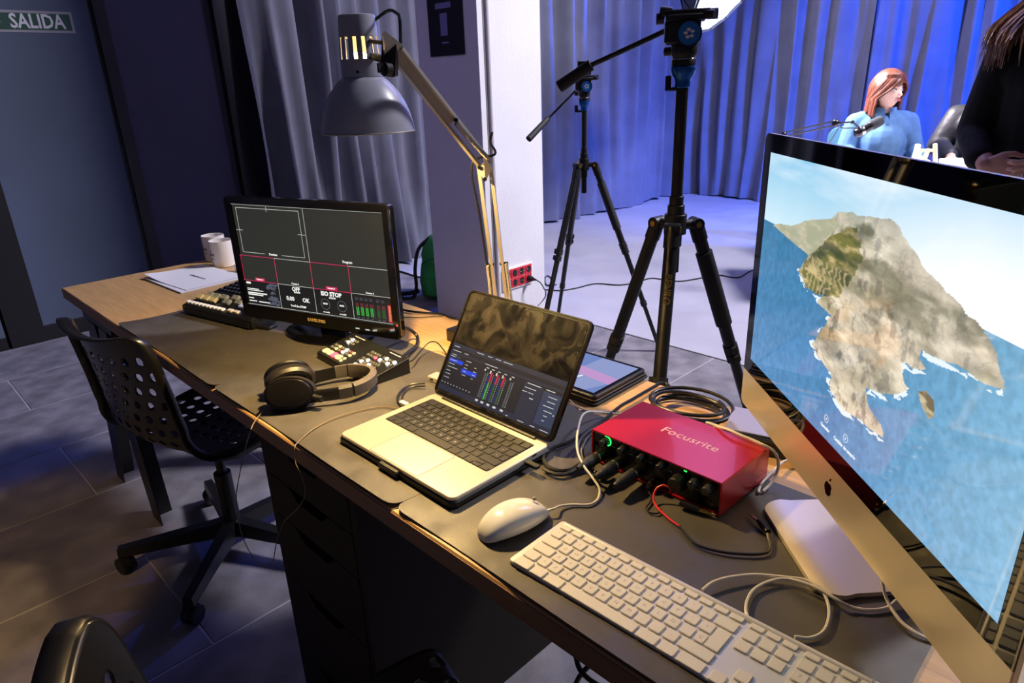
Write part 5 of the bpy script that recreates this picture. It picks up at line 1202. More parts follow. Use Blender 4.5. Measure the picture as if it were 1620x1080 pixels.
# ================================================================ TRIPODS
def tripod(label, x, y, jz, feet, top, handle, tipc, disc_a, s=1.0, near=True):
    """feet: list of (dx, dy); top: height of the head's base; handle: offsets of bend and end from the head"""
    t = thing('camera_tripod', label, 'tripod', (x, y, 0), 0, 'camera tripods')
    obj('centre_column', J(cyl(.0135 * s, top - jz + .13, 20, jz - .13), cyl(.0165 * s, .03, 20, jz + .055)), M['black'], t)
    obj('spider', J(cyl(.026 * s, .055, 24, jz - .02), cyl(.020 * s, .03, 20, jz + .03), cyl(.017 * s, .04, 20, jz - .055)), M['black'], t)
    for dx, dy in feet:
        r_ = math.hypot(dx, dy); d = Vector((dx / r_, dy / r_, 0)); a = d * .052 * s + Vector((0, 0, jz + .004)); b_ = Vector((dx, dy, .012)); v = (b_ - a); L = v.length; v.normalize()
        side = v.cross(Vector((0, 0, 1))).normalized()
        lg = obj('leg', J(rod(a + v * .01, a + v * L * .42, .0160 * s, 18), rod(a + v * L * .42, a + v * L * .74, .0130 * s, 16), rod(a + v * L * .74, b_, .0105 * s, 14)), M['black'], t)
        obj('leg_joint', J(rod(Vector((0, 0, jz + .004)) + d * .02, a, .012 * s, 12), rod(a - side * .018 * s, a + side * .018 * s, .015 * s, 16), rod(a - v * .004, a + v * .05, .0185 * s, 16)), M['black'], lg)
        obj('joint_bolt', J(rod(a - side * .0195 * s, a + side * .0195 * s, .007 * s, 14)), M['gold'], lg)
        obj('twist_lock', J(rod(a + v * L * .405, a + v * L * .432, .0198 * s, 8), rod(a + v * L * .436, a + v * L * .462, .0190 * s, 8)) if True else None, M['blackr'], lg)
        if dy > 0 and dx > 0: obj('foam_grip', rod(a + v * L * .09, a + v * L * .33, .0205 * s, 16), M['blackr'], lg)
        obj('twist_lock', J(rod(a + v * L * .725, a + v * L * .75, .0165 * s, 8)), M['blackr'], lg)
        obj('lock_lever', J(bar(a + v * L * .405 + side * .021 * s, a + v * L * .428 + side * .021 * s, .008, .014), bar(a + v * L * .436 + side * .021 * s, a + v * L * .458 + side * .021 * s, .008, .014)), M['blackr'], lg)
        obj('foot_tip', rod(b_ - v * .012, b_ + Vector((0, 0, -.012)) , .013 * s, 12), M[tipc], lg)
    z = top
    obj('blue_collar', X(lathe([(.0155, -.046), (.0175, -.044), (.0175, -.032), (.0200, -.026), (.0250, -.018), (.0275, -.008), (.0275, -.003), (.0255, -.002)], 28), T(0, 0, z) @ Matrix.Scale(s, 4)), M['blue'], t, label='blue metal collar')
    cb = Vector(handle[0]).normalized()
    obj('collar_lever', J(rod((0, 0, z - .048 * s), (-.70 * .038, -.7 * .038, z - .048 * s), .005, 10), bar((-.70 * .038, -.7 * .038, z - .052 * s), (-.70 * .038, -.7 * .038, z - .020 * s), .010, .012, .002)), M['black'], t)
    hd = obj('pan_head', X(J(lathe([(.024, -.002), (.026, 0), (.0265, .010), (.024, .014), (.0245, .016), (.0285, .022), (.0285, .040), (.022, .050)], 28), X(slab(.076, .050, .048, .014, .005), T(-.006, 0, .042)), slab(.084, .052, .014, .008, .003, 3, .087), slab(.105, .036, .012, .006, .002, 3, .098)), T(0, 0, z) @ Matrix.Scale(s, 4) @ RZ(disc_a)), M['black'], t)
    obj('head_band', X(lathe([(.0252, .0115), (.0256, .012), (.0256, .0135), (.0252, .014)], 28, False, False), T(0, 0, z) @ Matrix.Scale(s, 4)), M['steel'], hd)
    dm_ = T(0, 0, z) @ Matrix.Scale(s, 4) @ RZ(disc_a)
    bd_ = obj('round_badge', X(cyl(.0235, .007, 32), dm_ @ T(0.008, -.024, .062) @ RX(90)), M['bluep'], hd)
    obj('badge_rim', X(loft([[(r_ * math.cos(a * PI / 18), r_ * math.sin(a * PI / 18), zz) for a in range(36)] for r_, zz in ((.0235, 0), (.0262, 0), (.0262, .0075), (.0235, .0075))], False, False, True), dm_ @ T(0.008, -.024, .062) @ RX(90)), M['black'], bd_)
    pet = None
    for k in range(5):
        pp = ([(.0045 * math.cos(a) + .0075 * math.cos(k * 2 * PI / 5 + .5), .0032 * math.sin(a) + .0075 * math.sin(k * 2 * PI / 5 + .5), .0073) for a in [2 * PI * q / 10 for q in range(10)]], [tuple(range(10))])
        pet = J(pet, pp) if pet else pp
    obj('badge_mark', X(pet, dm_ @ T(0.008, -.024, .062) @ RX(90)), M['paper'], bd_, smooth=0)
    for kn in (rod((-.045, 0, .095), (-.062, 0, .095), .012, 14), rod((.045, .004, .100), (.066, .004, .100), .011, 14), rod((-.03, 0, .106), (-.055, 0, .110), .010, 12), rod((.036, -.014, .098), (.058, -.026, .096), .009, 12), rod((-.022, .02, .03), (-.040, .028, .03), .010, 12)): obj('knob', X(kn, dm_), M['black'], hd)
    h0, h1, h2, h3 = [Vector(q) for q in handle]
    hh = obj('pan_handle', tube(spline([h0, h0.lerp(h1, .45) + Vector((0, 0, .004)), h1, h1.lerp(h2, .3), h2], 5), .0062 * s, 12), M['black'], t)
    obj('handle_grip', rod(h2.lerp(h3, -.02), h3, .0140 * s, 16, .0152 * s), M['blackr'], hh)
    return t
J1 = (1.649, 1.18)
t1 = tripod('tall black tripod with a blue badge and long handle, standing just behind the desk', J1[0], J1[1], .949, [(-.399, .028), (.175, -.36), (.224, .331)], 1.368,
       [(0.0, .0, 1.452), (-.137 + .03, .11 - .02, 1.462), (1.344 - J1[0], 1.18 - J1[1], 1.380), (1.240 - J1[0] + .02, 1.118 - J1[1] + .02, 1.325)], 'blackr', 33, 1.18)
_d = Vector((.175, -.36, 0)).normalized(); _a = _d * .061 + Vector((0, 0, .953)); _v = (Vector((.175, -.36, .012)) - _a).normalized()
_n = Vector((.526, -.85, .35)); _n = (_n - _v * _n.dot(_v)).normalized(); _y = _n.cross(_v)
_o = _a + _v * .165 + _n * .0196
text('leg_lettering', 'BENRO', .026, M['gold'], t1, Matrix(((_v.x, _y.x, _n.x, _o.x), (_v.y, _y.y, _n.y, _o.y), (_v.z, _y.z, _n.z, _o.z), (0, 0, 0, 1))), ext=.0006, bold=.0004)
text('tripod_lettering', 'BENRO', .009, M['gold'], t1, T(0.028, -.040, .948) @ RZ(32) @ FRONT, ext=.0002)
tripod('smaller-looking black tripod standing on the stage beside the column', .515, 2.165, .95, [(.014, -.40), (-.353, .188), (.34, .212)], 1.25,
       [(0, 0, 1.328), (-.07, .03, 1.30), (.402 - .515, 2.03 - 2.165, 1.172), (.400 - .515, 1.90 - 2.165, 1.092)], 'blue', 45, 1.0)
ph2 = thing('phone_mount', 'small grey clamp standing on top of the tripod beside the column', 'phone mount', (.515, 2.165, 1.361), 45)
obj('clamp_frame', J(bx(-.032, -.026, -.01, .01, 0, .062), bx(.024, .030, -.01, .01, 0, .058), bx(-.032, .030, -.010, .010, 0, .006), bx(-.032, .030, -.008, .008, .054, .060)), M['dsteel'], ph2)
obj('clamp_pad', bx(-.026, .024, -.004, .004, .006, .054), M['black'], ph2)

# ================================================================ BACKPACK
bp = thing('backpack', 'green backpack with a black strap leaning by the column', 'backpack', (-.83, 2.30, 0), 42)
def bsec(z, w_, d_, y): return [(x, yy + y, z) for x, yy, _ in rrect(w_, d_, min(w_, d_) * .45, 0, 6)]
obj('bag_body', loft([bsec(0.0, .20, .15, 0), bsec(.02, .27, .21, 0), bsec(.12, .29, .22, 0), bsec(.22, .26, .18, .005), bsec(.25, .245, .165, .01), bsec(.29, .25, .17, .01), bsec(.36, .21, .14, .015), bsec(.41, .13, .08, .02), bsec(.425, .05, .03, .02)]), M['green'], bp, smooth=80)
obj('front_pocket', loft([bsec(.03, .17, .06, -.105), bsec(.05, .20, .08, -.105), bsec(.15, .20, .08, -.10), bsec(.19, .15, .05, -.09)]), M['green'], bp, smooth=80)
obj('bag_strap', J(tube(spline([(-.06, .0, .40), (-.135, -.03, .33), (-.165, -.05, .2), (-.165, -.06, .08), (-.19, -.07, .01), (-.26, -.08, .006), (-.27, -.06, .03), (-.20, -.06, .04), (-.15, -.05, .05)], 5), .017, 8, flat=.7)), M['blackr'], bp)
obj('zip', tube(spline([(-.11, -.09, .24), (-.05, -.10, .275), (.03, -.10, .28), (.11, -.08, .25)], 5), .003, 6), M['black'], bp)

# ================================================================ SOFTBOX over the stage
sx = thing('softbox', 'silver-lined softbox hanging above the near tripod', 'softbox', (-.07, 4.66, 2.02), 0)
nrm = Vector((.62, .10, -.46)).normalized()
Qs = nrm.to_track_quat('Z', 'Y').to_matrix().to_4x4()
n = 16; Rb = .47
def rg(r_, z): return [(r_ * math.cos(2 * PI * k / n) , r_ * math.sin(2 * PI * k / n), z) for k in range(n)]
obj('shell', X(loft([rg(Rb, 0), rg(Rb * .93, -.13), rg(Rb * .72, -.27), rg(Rb * .40, -.38), rg(.07, -.42)], False), Qs), mat('softbox_outer', (52, 60, 78), .6), sx, smooth=0)
rs2 = np.random.RandomState(2)
DG = grid(46, 46, lambda s, t: (lambda a, r_: (r_ * math.cos(a), r_ * math.sin(a), -.02 - .05 * (1 - (r_ / Rb) ** 2) + .006 * rs2.rand()))(2 * PI * s, Rb * .985 * t))
obj('diffuser', X(DG, Qs), mat('glowing_crinkled_diffuser', (230, 230, 236), .35, emis=(228, 232, 245), es=.75, bump=(28, 1.0, .03)), sx, smooth=0)
obj('rib', J(*[X(tube([(Rb * math.cos(a), Rb * math.sin(a), .002), (Rb * .93 * math.cos(a), Rb * .93 * math.sin(a), -.135), (Rb * .72 * math.cos(a), Rb * .72 * math.sin(a), -.277), (Rb * .40 * math.cos(a), Rb * .40 * math.sin(a), -.388), (.07 * math.cos(a), .07 * math.sin(a), -.43)], .005, 6), Qs) for a in [2 * PI * k / 16 for k in range(16)]]), M['dsteel'], sx)
obj('lamp_housing', X(cyl(.075, .22, 24, -.62), Qs), M['black'], sx)
obj('hanging_pole', J(rod(Qs @ Vector((0, 0, -.50)), Qs @ Vector((0, 0, -.50)) + Vector((0, 0, 1.2)), .014, 12)), M['dsteel'], sx)

# ================================================================ STAGE FURNITURE
st = thing('stage_table', 'white-topped table on the stage behind the large computer', 'table', (1.62, 4.36, 0), 38)
obj('table_top', slab(1.75, .70, .028, .01, .003, 3, .712), M['tabletop'], st)
for x in (-.80, .80):
    for y in (-.29, .29): obj('leg', bx(x - .02, x + .02, y - .02, y + .02, 0, .712), M['dsteel'], st)
TZ = .741
def cup2(x, y, rot, label):
    t = thing('mug', label, 'mug', (x, y, TZ), rot)
    obj('mug_body', lathe([(.037, 0), (.040, .002), (.041, .05), (.041, .094), (.0405, .096), (.039, .095), (.038, .01), (.001, .006)], 28), M['ceramic'], t)
    obj('mug_handle', tube([(0.040 + 0.026 * math.sin(a), 0, 0.048 + 0.03 * math.cos(a)) for a in [PI * k / 10 for k in range(11)]], 0.0045, 8), M['ceramic'], t)
cup2(1.175, 4.23, 45, 'white mug with a handle in front of the woman in the denim shirt')
es = thing('table_easel', 'small pale wooden stand on the stage table', 'stand', (1.405, 4.40, TZ), 42)
for s in (-1, 1):
    obj('front_post', bar((s * .072, -.02, 0), (s * .050, .0, .158), .028, .020, .004), M['wood'], es)
    obj('back_post', bar((s * .030, .07, 0), (s * .022, .01, .125), .020, .016, .003), M['wood'], es)
obj('crossbar', bar((-.055, -.002, .118), (.055, -.002, .118), .024, .016, .003), M['wood'], es)
wb = thing('paper_box', 'bright white box beside the pale wooden stand', 'box', (1.53, 4.60, TZ), 45)
obj('box_body', slab(.14, .10, .050, .003, .001), M['paper'], wb); obj('box_lid', slab(.144, .104, .014, .003, .001, 3, .038), M['paper'], wb)
# microphone and boom arm
mc = thing('microphone', 'grey broadcast microphone in front of the woman in the denim shirt', 'microphone', (1.118, 4.19, 1.004), 0)
ax = Vector((.070, .075, .052)).normalized()
mq = ax.to_track_quat('Z', 'Y').to_matrix().to_4x4()
obj('mic_body', X(lathe([(.016, -.085), (.025, -.078), (.028, -.06), (.028, .015), (.029, .02)], 24), mq), M['dsteel'], mc)
obj('mic_windscreen', X(lathe([(.029, .02), (.032, .028), (.032, .075), (.026, .092), (.010, .098)], 24), mq), mat('foam_grey', (58, 60, 66), .9), mc)
obj('mic_ring', X(lathe([(.0286, -.05), (.0292, -.048), (.0292, -.030), (.0286, -.028)], 24, False, False), mq), M['steel'], mc)
ba = thing('boom_stand', 'black jointed boom arm holding the grey microphone', 'microphone stand', (.851, 3.63, TZ), 0)
def rel(p): return Vector(p) - Vector((.851, 3.63, TZ))
pA, pB, pC, pD = rel((.851, 3.608, .997)), rel((1.012, 3.949, 1.044)), rel((1.064, 4.075, 1.042)), rel((1.09, 4.15, 1.000))
obj('arm_rod', J(rod(pA + Vector((0, 0, .012)), pB + Vector((0, 0, .012)), .0045, 10), rod(pA - Vector((0, 0, .012)), pB - Vector((0, 0, .012)), .0045, 10)), M['black'], ba)
obj('arm_rod', J(rod(pB, pC, .005, 10), rod(pC, pD, .005, 10)), M['dsteel'], ba)
obj('arm_joint', J(X(ball(.022, 8), Matrix.Translation(pB)), X(ball(.018, 8), Matrix.Translation(pA)), X(ball(.012, 8), Matrix.Translation(pC))), M['dsteel'], ba)
obj('arm_rod', J(rod(pA, (0, 0, .02), .006, 10)), M['black'], ba)
obj('arm_base', J(cyl(.035, .02, 20), cyl(.012, .05, 16, .02)), M['black'], ba)
obj('thin_stay', rod(pB + Vector((.02, .05, .005)), rel((1.0, 3.88, .90)), .003, 8), M['steel'], ba)
obj('mic_cord', tube(spline([pB + Vector((0, 0, .012)), pB + Vector((.02, .05, -.03)), pB + Vector((.05, .1, -.035)), pD], 5), .0035, 6), M['cable'], ba)
def stage_chair(x, y, rot, label):
    t = thing('upholstered_chair', label, 'chair', (x, y, 0), rot)
    obj('seat', slab(.46, .44, .07, .08, .02, 5, .40), M['tealchair'], t)
    obj('backrest', X(loft([vrr(.44, .44, .08, 0, 0, .70), vrr(.46, .46, .09, .02, 0, .70), vrr(.44, .44, .08, .05, 0, .70)]), T(0, .20, .02) @ RX(-8)), M['tealchair'], t)
    for sx_2 in (-.19, .19):
        for sy_2 in (-.17, .17): obj('leg', rod((sx_2 * 1.05, sy_2 * 1.05, 0), (sx_2 * .9, sy_2 * .9, .41), .012, 10), M['dsteel'], t)
stage_chair(.86, 4.90, 22, 'teal upholstered chair behind the woman in the denim shirt')
stage_chair(1.52, 5.26, 5, 'teal upholstered chair of the person in the black jacket')

# ================================================================ PEOPLE
def capsule(a, b, ra, rb, n=14):
    a = Vector(a); b = Vector(b); d = b - a; L = max(d.length, 1e-4); q = d.to_track_quat('Z', 'Y').to_matrix().to_4x4(); P = []
    for k in range(1, 6): an = PI / 2 * k / 6; P.append((ra * math.sin(an), -ra * math.cos(an)))
    P.append((ra, 0)); P.append((rb, L))
    for k in range(5, 0, -1): an = PI / 2 * k / 6; P.append((rb * math.sin(an), L + rb * math.cos(an)))
    return X(lathe(P, n), Matrix.Translation(a) @ q)
def chain(pts, rs_): return J(*[capsule(pts[i], pts[i + 1], rs_[i], rs_[i + 1]) for i in range(len(pts) - 1)])
def ellip(c, sx_3, sy_3, sz_3, m=None, n=14):
    p = ball(1, n, sx_3, sy_3, sz_3)
    return X(p, Matrix.Translation(c) @ (m or Matrix.Identity(4)))
def fused(name, p, m, parent, voxel=.007, smooth=4, mtx=None, label=None):
    o = obj(name, p, m, parent, mtx=mtx, smooth=0)
    r_ = o.modifiers.new('remesh', 'REMESH'); r_.mode = 'VOXEL'; r_.voxel_size = voxel; r_.use_smooth_shade = True
    if smooth: s = o.modifiers.new('smooth', 'SMOOTH'); s.factor = .5; s.iterations = smooth
    dg = bpy.context.evaluated_depsgraph_get(); dg.update()
    me = bpy.data.meshes.new_from_object(o.evaluated_get(dg)); me.name = name
    o.modifiers.clear(); o.data = me; me.materials.clear(); me.materials.append(m)
    for pl_ in me.polygons: pl_.use_smooth = True
    if label: o['label'] = label
    return o
def head_piece():
    """looks along -y, crown up, origin at the head's middle; about 0.225 tall"""
    L = []; n = 40; N2 = 26
    for i in range(1, N2):
        a = PI * i / N2; L2 = []
        for j in range(n):
            b = 2 * PI * j / n; x = math.sin(a) * math.cos(b); y = math.sin(a) * math.sin(b); z = -math.cos(a)
            X_, Y_, Z_ = .074 * x, .094 * y, .113 * z
            if z < 0:
                k = (-z) ** 1.6; X_ *= 1 - .42 * k; Y_ *= 1 - .30 * k
                if y < 0: Y_ -= .018 * k
                else: Y_ -= .03 * k
            if y < -.3:
                for sx_4 in (-1, 1):
                    d = ((X_ - sx_4 * .031) / .019) ** 2 + ((Z_ - .004) / .015) ** 2; Y_ += .011 * math.exp(-d)
                d = (X_ / .05) ** 2 + ((Z_ - .026) / .012) ** 2; Y_ -= .004 * math.exp(-d)
                d = (X_ / .018) ** 2 + ((Z_ + .088) / .016) ** 2; Y_ -= .006 * math.exp(-d)
            L2.append((X_, Y_, Z_))
        L.append(L2)
    p = loft(L)
    nose = loft([[(-.006, -.084, .012), (.006, -.084, .012), (.006, -.078, .016), (-.006, -.078, .016)], [(-.009, -.098, -.010), (.009, -.098, -.010), (.012, -.080, -.006), (-.012, -.080, -.006)],
                 [(-.011, -.112, -.028), (.011, -.112, -.028), (.017, -.086, -.030), (-.017, -.086, -.030)], [(-.007, -.104, -.038), (.007, -.104, -.038), (.013, -.084, -.038), (-.013, -.084, -.038)]])
    lips = J(ellip((0, -.088, -.056), .022, .010, .0055), ellip((0, -.087, -.065), .019, .010, .006))
    ears = J(*[ellip((s * .074, .006, -.006), .008, .018, .030, RZ(s * -18)) for s in (-1, 1)])
    return J(p, nose, lips, ears)
def add_face(head_m, parent):
    for s in (-1, 1):
        obj('eye', X(ball(.0105, 8), head_m @ T(s * .031, -.0775, .004)), mat('eye_white', (220, 214, 210), .3) if 'eye_white' not in bpy.data.materials else bpy.data.materials['eye_white'], parent)
        obj('iris', X(ball(.0052, 6, 1, .4, 1), head_m @ T(s * .031, -.0875, .004)), M['eye'], parent)
        obj('eyebrow', X(tube([(s * .018, -.092, .024), (s * .031, -.094, .028), (s * .046, -.084, .024)], .0028, 6), head_m), M['hairr'], parent)
    obj('lips', X(J(ellip((0, -.0935, -.056), .019, .005, .0042), ellip((0, -.093, -.0645), .017, .005, .005)), head_m), M['lips'], parent)
def hand_piece(curl=.5, side=1):
    """palm from the origin (wrist) along -z, back of the hand towards -y; thumb on side*x"""
    P = [ellip((0, 0, -.045), .040, .014, .048), ellip((side * .018, .004, -.035), .018, .015, .032)]
    for k, (x, L_) in enumerate(((.030, .072), (.010, .080), (-.010, .075), (-.029, .060))):
        x *= side; p0 = Vector((x, 0, -.082)); a = 0; pts = [p0]; seg = (.44, .31, .25)
        for q_ in range(3):
            a += curl * (.5 + .35 * q_); pts.append(pts[-1] + Vector((x * .05, math.sin(a) * L_ * seg[q_], -math.cos(a) * L_ * seg[q_])))
        P.append(chain([Vector((x * .8, 0, -.05))] + pts, [.010, .0095, .0085, .0080, .0070]))
    P.append(chain([(side * .022, .004, -.02), (side * .044, .012, -.045), (side * .052, .020, -.070), (side * .048, .028, -.092)], [.014, .0115, .0098, .0082]))
    return J(*P)

def clasp(wr, to, curl, side):
    d = (Vector(to) - Vector(wr)).normalized(); z = -d; y = Vector((0, 1, .12)); y = (y - z * y.dot(z)).normalized(); x = y.cross(z)
    m = Matrix(((x.x, y.x, z.x, wr[0]), (x.y, y.y, z.y, wr[1]), (x.z, y.z, z.z, wr[2]), (0, 0, 0, 1)))
    return X(hand_piece(curl, side), m)
# woman in the denim shirt, seated, looking to her left
wo = thing('person', 'seated woman with auburn bob and denim shirt, speaking at the microphone', 'person', (1.02, 4.74, 0), 34)
HM = T(0, -.035, 1.205) @ RZ(33) @ RX(0)
body = J(ellip((0, 0, .52), .17, .13, .13), capsule((0, 0, .55), (0, -.02, .88), .125, .135), ellip((0, -.01, .93), .175, .10, .13), capsule((0, -.005, .98), (0, -.025, 1.14), .052, .047),
         chain([(.155, 0, 1.0), (.215, -.03, .80), (.20, -.24, .77)], [.050, .040, .030]), chain([(-.155, 0, 1.0), (-.215, -.04, .80), (-.14, -.26, .79)], [.050, .040, .030]),
         chain([(.10, -.02, .50), (.12, -.42, .50), (.12, -.40, .08)], [.085, .062, .042]), chain([(-.10, -.02, .50), (-.12, -.42, .50), (-.12, -.40, .08)], [.085, .062, .042]),
         capsule((.12, -.38, .045), (.12, -.54, .03), .042, .030), capsule((-.12, -.38, .045), (-.12, -.54, .03), .042, .030),
         X(head_piece(), HM), X(hand_piece(.4, 1), T(.20, -.25, .775) @ RX(-84)), X(hand_piece(.45, -1), T(-.14, -.27, .795) @ RX(-100) @ RZ(10)))
bo_ = fused('body', body, M['skin'], wo, .0065, 2)
add_face(HM, bo_)
fused('shirt', J(ellip((0, 0, .62), .185, .145, .14), capsule((0, 0, .55), (0, -.015, .88), .155, .160), ellip((0, -.01, .95), .200, .118, .125), capsule((-.13, 0, 1.01), (.13, 0, 1.01), .066, .066), 
         chain([(.165, 0, .995), (.225, -.03, .80), (.205, -.20, .775)], [.070, .062, .048]), chain([(-.165, 0, .995), (-.225, -.04, .80), (-.155, -.22, .79)], [.070, .062, .048]),
         capsule((.03, -.005, 1.035), (-.03, -.005, 1.035), .056, .056)), M['denim'], wo, .008, 3, label='faded blue denim shirt')
obj('collar', J(plate([(-.012, -.105, 1.02), (-.075, -.075, 1.045), (-.060, -.055, 1.10), (-.015, -.085, 1.09)], .006, Vector((-.3, -1, .3)).normalized()), plate([(.012, -.105, 1.02), (.075, -.075, 1.045), (.060, -.055, 1.10), (.015, -.085, 1.09)], .006, Vector((.3, -1, .3)).normalized())), M['denim'], wo)
obj('shirt_placket', plate([(-.012, -.128, 1.0), (.012, -.128, 1.0), (.014, -.158, .70), (-.014, -.158, .70)], .005, Vector((0, -1, 0))), M['denim'], wo)
fused('trousers', J(ellip((0, 0, .50), .19, .15, .12), chain([(.10, -.02, .50), (.12, -.42, .50), (.12, -.40, .10)], [.10, .074, .060]), chain([(-.10, -.02, .50), (-.12, -.42, .50), (-.12, -.40, .10)], [.10, .074, .060])), M['blackcloth'], wo, .010, 2)
def hair_bob(length, face, r0=1.0, flare=1.0, seed=1):
    """shell of hair round a head; FACE: half opening angle at the front"""
    rs_ = np.random.RandomState(seed); na, nz = 90, 26; ph_ = rs_.rand(na + 1)
    def f(s, t):
        # t: 0 crown .. 1 tips ; s: 0..1 round the head, the parting of the loop at the face
        if t < .42:
            k = t / .42; a = k * PI / 2; zz = .124 * math.cos(a); rr = math.sin(a); op = 0 if k < .60 else (k - .60) / .40 * .55
        else:
            k = (t - .42) / .58; zz = -length * k; rr = 1 + .10 * k * flare; op = .55 + (1 - .55) * min(1, k * 3)
        fo = face * op
        th = -PI / 2 + fo + (2 * PI - 2 * fo) * s
        w_ = 1 + .020 * math.sin(s * 70 + ph_[int(s * na)]) * min(1, t * 3) + .012 * math.sin(s * 190)
        x = (.090 + .004 * flare) * rr * w_ * math.cos(th); y = (.110) * rr * w_ * math.sin(th) + .004
        if zz < -.09: y = y * .92 + .006; 
        zt = zz - (.014 * math.sin(s * 23 + seed) if t > .97 else 0)
        return (x, y, zt)
    g = grid(na, nz, f)
    return g
hw_ = obj('hair', X(hair_bob(.160, 1.38, seed=4), HM), M['hairr'], wo, smooth=80, label='auburn bob with a fringe')
so = hw_.modifiers.new('solid', 'SOLIDIFY'); so.thickness = .014; so.offset = -1
fg = grid(26, 8, lambda s, t: ((.082) * math.cos(-PI / 2 + (s - .5) * 2.3) * (1 + .02 * math.sin(s * 60)), .101 * math.sin(-PI / 2 + (s - .5) * 2.3) * (.86 + .16 * t), .102 - .056 * t - .003 * math.sin(s * 40) * t - .01 * (abs(s - .5) * 2) ** 2 * t - (1 - t) * 0.0))
fo_ = obj('fringe', X(fg, HM), M['hairr'], wo, smooth=80); so = fo_.modifiers.new('solid', 'SOLIDIFY'); so.thickness = .012; so.offset = 0

# person in a black jacket behind the table, mostly hidden
p2 = thing('person', 'person in a shiny black jacket at the table, mostly hidden behind the standing one', 'person', (1.56, 5.12, 0), 10)
HM2 = T(0, -.03, 1.235) @ RZ(30)
b2 = J(ellip((0, 0, .52), .17, .13, .13), capsule((0, 0, .55), (0, -.02, .90), .13, .14), ellip((0, -.01, .96), .185, .105, .13), capsule((0, 0, 1.0), (0, -.02, 1.17), .055, .050),
       chain([(.17, 0, 1.03), (.24, -.04, .82), (.16, -.28, .78)], [.052, .044, .032]), chain([(-.17, 0, 1.03), (-.25, -.04, .83), (-.16, -.28, .78)], [.052, .044, .032]),
       chain([(.10, -.02, .50), (.12, -.42, .50), (.12, -.40, .08)], [.085, .062, .045]), chain([(-.10, -.02, .50), (-.12, -.42, .50), (-.12, -.40, .08)], [.085, .062, .045]),
       X(head_piece(), HM2), X(hand_piece(.5, 1), T(.15, -.29, .78) @ RX(-84)), X(hand_piece(.5, -1), T(-.15, -.29, .78) @ RX(-84)))
bo2 = fused('body', b2, M['skin'], p2, .008, 2)
fused('jacket', J(ellip((0, 0, .62), .20, .155, .14), capsule((0, 0, .55), (0, -.015, .88), .165, .172), ellip((0, -.01, .97), .215, .125, .13), capsule((-.15, 0, 1.03), (.15, 0, 1.03), .07, .07),
      chain([(.18, 0, 1.02), (.25, -.04, .82), (.175, -.24, .785)], [.075, .068, .055]), chain([(-.18, 0, 1.02), (-.26, -.04, .83), (-.175, -.24, .785)], [.078, .070, .056])), M['blackjacket'], p2, .010, 3)
fused('trousers', J(ellip((0, 0, .50), .19, .15, .12), chain([(.10, -.02, .50), (.12, -.42, .50), (.12, -.40, .06)], [.10, .074, .062]), chain([(-.10, -.02, .50), (-.12, -.42, .50), (-.12, -.40, .06)], [.10, .074, .062])), M['blackcloth'], p2, .012, 2)
obj('hair', X(hair_bob(.06, .95, seed=9), HM2), M['hairb'], p2, smooth=80)

# standing person, black clothes, long brown hair, hands clasped
p3 = thing('person', 'standing person in black with long brown hair and clasped hands, cut off by the frame', 'person', (2.235, 2.685, 0), 12)
# faces local -y
HM3 = T(-.015, -.05, 1.56) @ RZ(-8) @ RX(14)
hR = T(.02, -.245, 1.055); 
def hand_at(wr, to, roll, curl, side):
    d = (Vector(to) - Vector(wr)).normalized(); q = (-d).to_track_quat('Z', 'Y').to_matrix().to_4x4()
    return X(hand_piece(curl, side), Matrix.Translation(wr) @ q @ RZ(roll))
b3 = J(ellip((0, 0, .92), .165, .12, .12), capsule((0, 0, .98), (0, -.01, 1.22), .115, .130), ellip((0, -.005, 1.28), .175, .10, .12), capsule((0, 0, 1.36), (0, -.03, 1.50), .052, .048),
       chain([(.165, 0, 1.36), (.215, .02, 1.11), (.040, -.245, 1.040)], [.048, .038, .027]), chain([(-.165, 0, 1.36), (-.215, .02, 1.11), (-.175, -.200, 1.012)], [.048, .038, .027]),
       chain([(.09, 0, .90), (.09, -.01, .50), (.095, .01, .09)], [.092, .060, .042]), chain([(-.09, 0, .90), (-.09, -.01, .50), (-.095, .01, .09)], [.092, .060, .042]),
       capsule((.095, .02, .045), (.10, -.14, .03), .042, .032), capsule((-.095, .02, .045), (-.10, -.14, .03), .042, .032), X(head_piece(), HM3),
       clasp((-.175, -.200, 1.012), (-.03, -.255, .985), .35, 1), clasp((.040, -.245, 1.040), (-.10, -.292, .990), .42, -1))
bo3 = fused('body', b3, M['skin2'], p3, .0045, 2)
add_face(HM3, bo3)
obj('ring', X(loft([[((.0098 + .0014 * math.cos(b_)) * math.cos(a), (.0098 + .0014 * math.cos(b_)) * math.sin(a), .0022 * math.sin(b_)) for b_ in [2 * PI * q_ / 8 for q_ in range(8)]] for a in [2 * PI * k / 20 for k in range(20)]], closed=True), T(-.062, -.300, .985) @ RY(80)), M['steel'], p3)
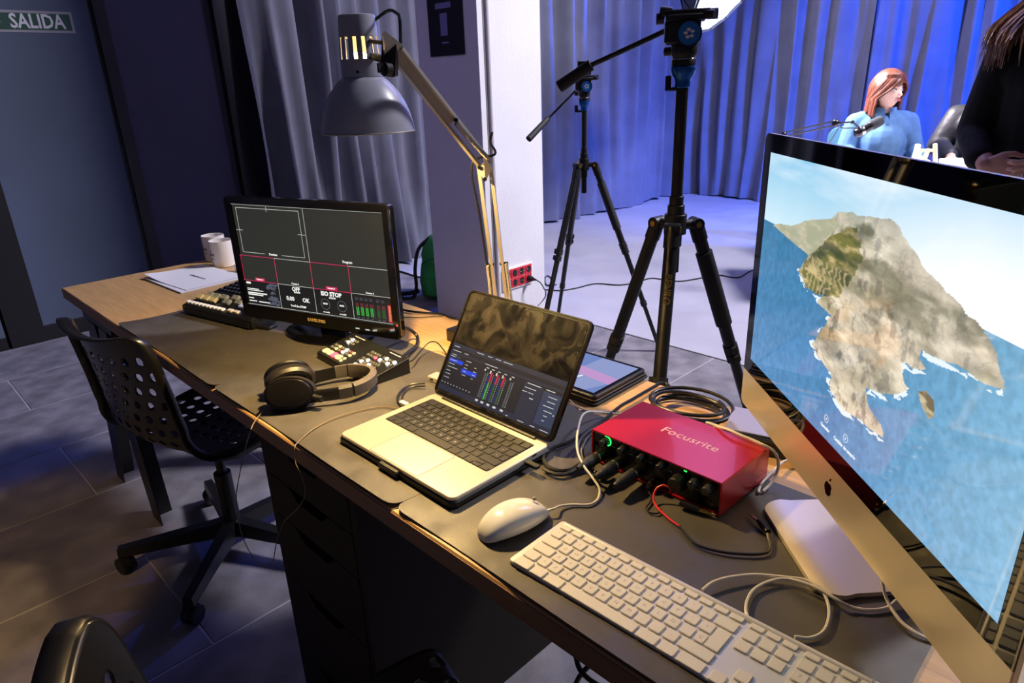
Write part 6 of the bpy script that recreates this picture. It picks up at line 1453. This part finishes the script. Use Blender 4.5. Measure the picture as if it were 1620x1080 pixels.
fused('black_top', J(ellip((0, 0, .95), .185, .14, .12), capsule((0, 0, .98), (0, -.005, 1.22), .165, .172), ellip((0, -.005, 1.30), .200, .122, .115), capsule((-.14, 0, 1.375), (.14, 0, 1.375), .060, .060), capsule((0, 0, 1.38), (0, -.01, 1.43), .06, .055),
      chain([(.175, 0, 1.355), (.235, .02, 1.11), (.085, -.205, 1.052)], [.066, .060, .042]), chain([(-.175, 0, 1.355), (-.222, .02, 1.11), (-.196, -.150, 1.028)], [.070, .064, .045])), M['blackcloth'], p3, .009, 2)
fused('trousers', J(ellip((0, 0, .90), .18, .135, .12), chain([(.09, 0, .88), (.09, -.01, .50), (.095, .01, .08)], [.105, .078, .065]), chain([(-.09, 0, .88), (-.09, -.01, .50), (-.095, .01, .08)], [.105, .078, .065])), M['blackcloth'], p3, .012, 2)
rs_ = np.random.RandomState(5); hs = None
for k in range(300):
    sgn = -1 if k % 5 else 1
    a = rs_.uniform(-.15 * PI, 1.15 * PI) if k % 3 else rs_.uniform(.85 * PI, 1.3 * PI)
    top = HM3 @ Vector((.085 * math.cos(a), .105 * math.sin(a) * 1.0, .055 + .03 * rs_.rand()))
    crown = HM3 @ Vector((.03 * math.cos(a), .03 * math.sin(a), .118))
    L_ = rs_.uniform(.19, .30); out = 1.1 + .75 * rs_.rand()
    dx, dy = math.cos(a), math.sin(a) * .75 - .25
    p_ = [crown, HM3 @ Vector((.072 * math.cos(a), .09 * math.sin(a), .095)), top, top + Vector((dx * .02 * out, dy * .015, -.08)), top + Vector((dx * .075 * out, dy * .05 - .02, -.17)), top + Vector((dx * .085 * out + .02 * (rs_.rand() - .5), dy * .06 - .06, -L_))]
    r0_ = rs_.uniform(.007, .012)
    tb_ = tube(spline(p_, 3), [r0_ * .6] * 2 + [r0_] * 12 + [r0_ * .5, .0012], 5, flat=.5) if False else None
    sp_ = spline(p_, 3); rr = [r0_ * (.6 + .4 * min(1, i / 4)) * (1 if i < len(sp_) - 5 else max(.12, (len(sp_) - 1 - i) / 5)) for i in range(len(sp_))]
    tb_ = tube(sp_, rr, 5, flat=.5); hs = J(hs, tb_) if hs else tb_
obj('hair', hs, M['hairb'], p3, smooth=80, label='long straight brown hair falling over the shoulders')
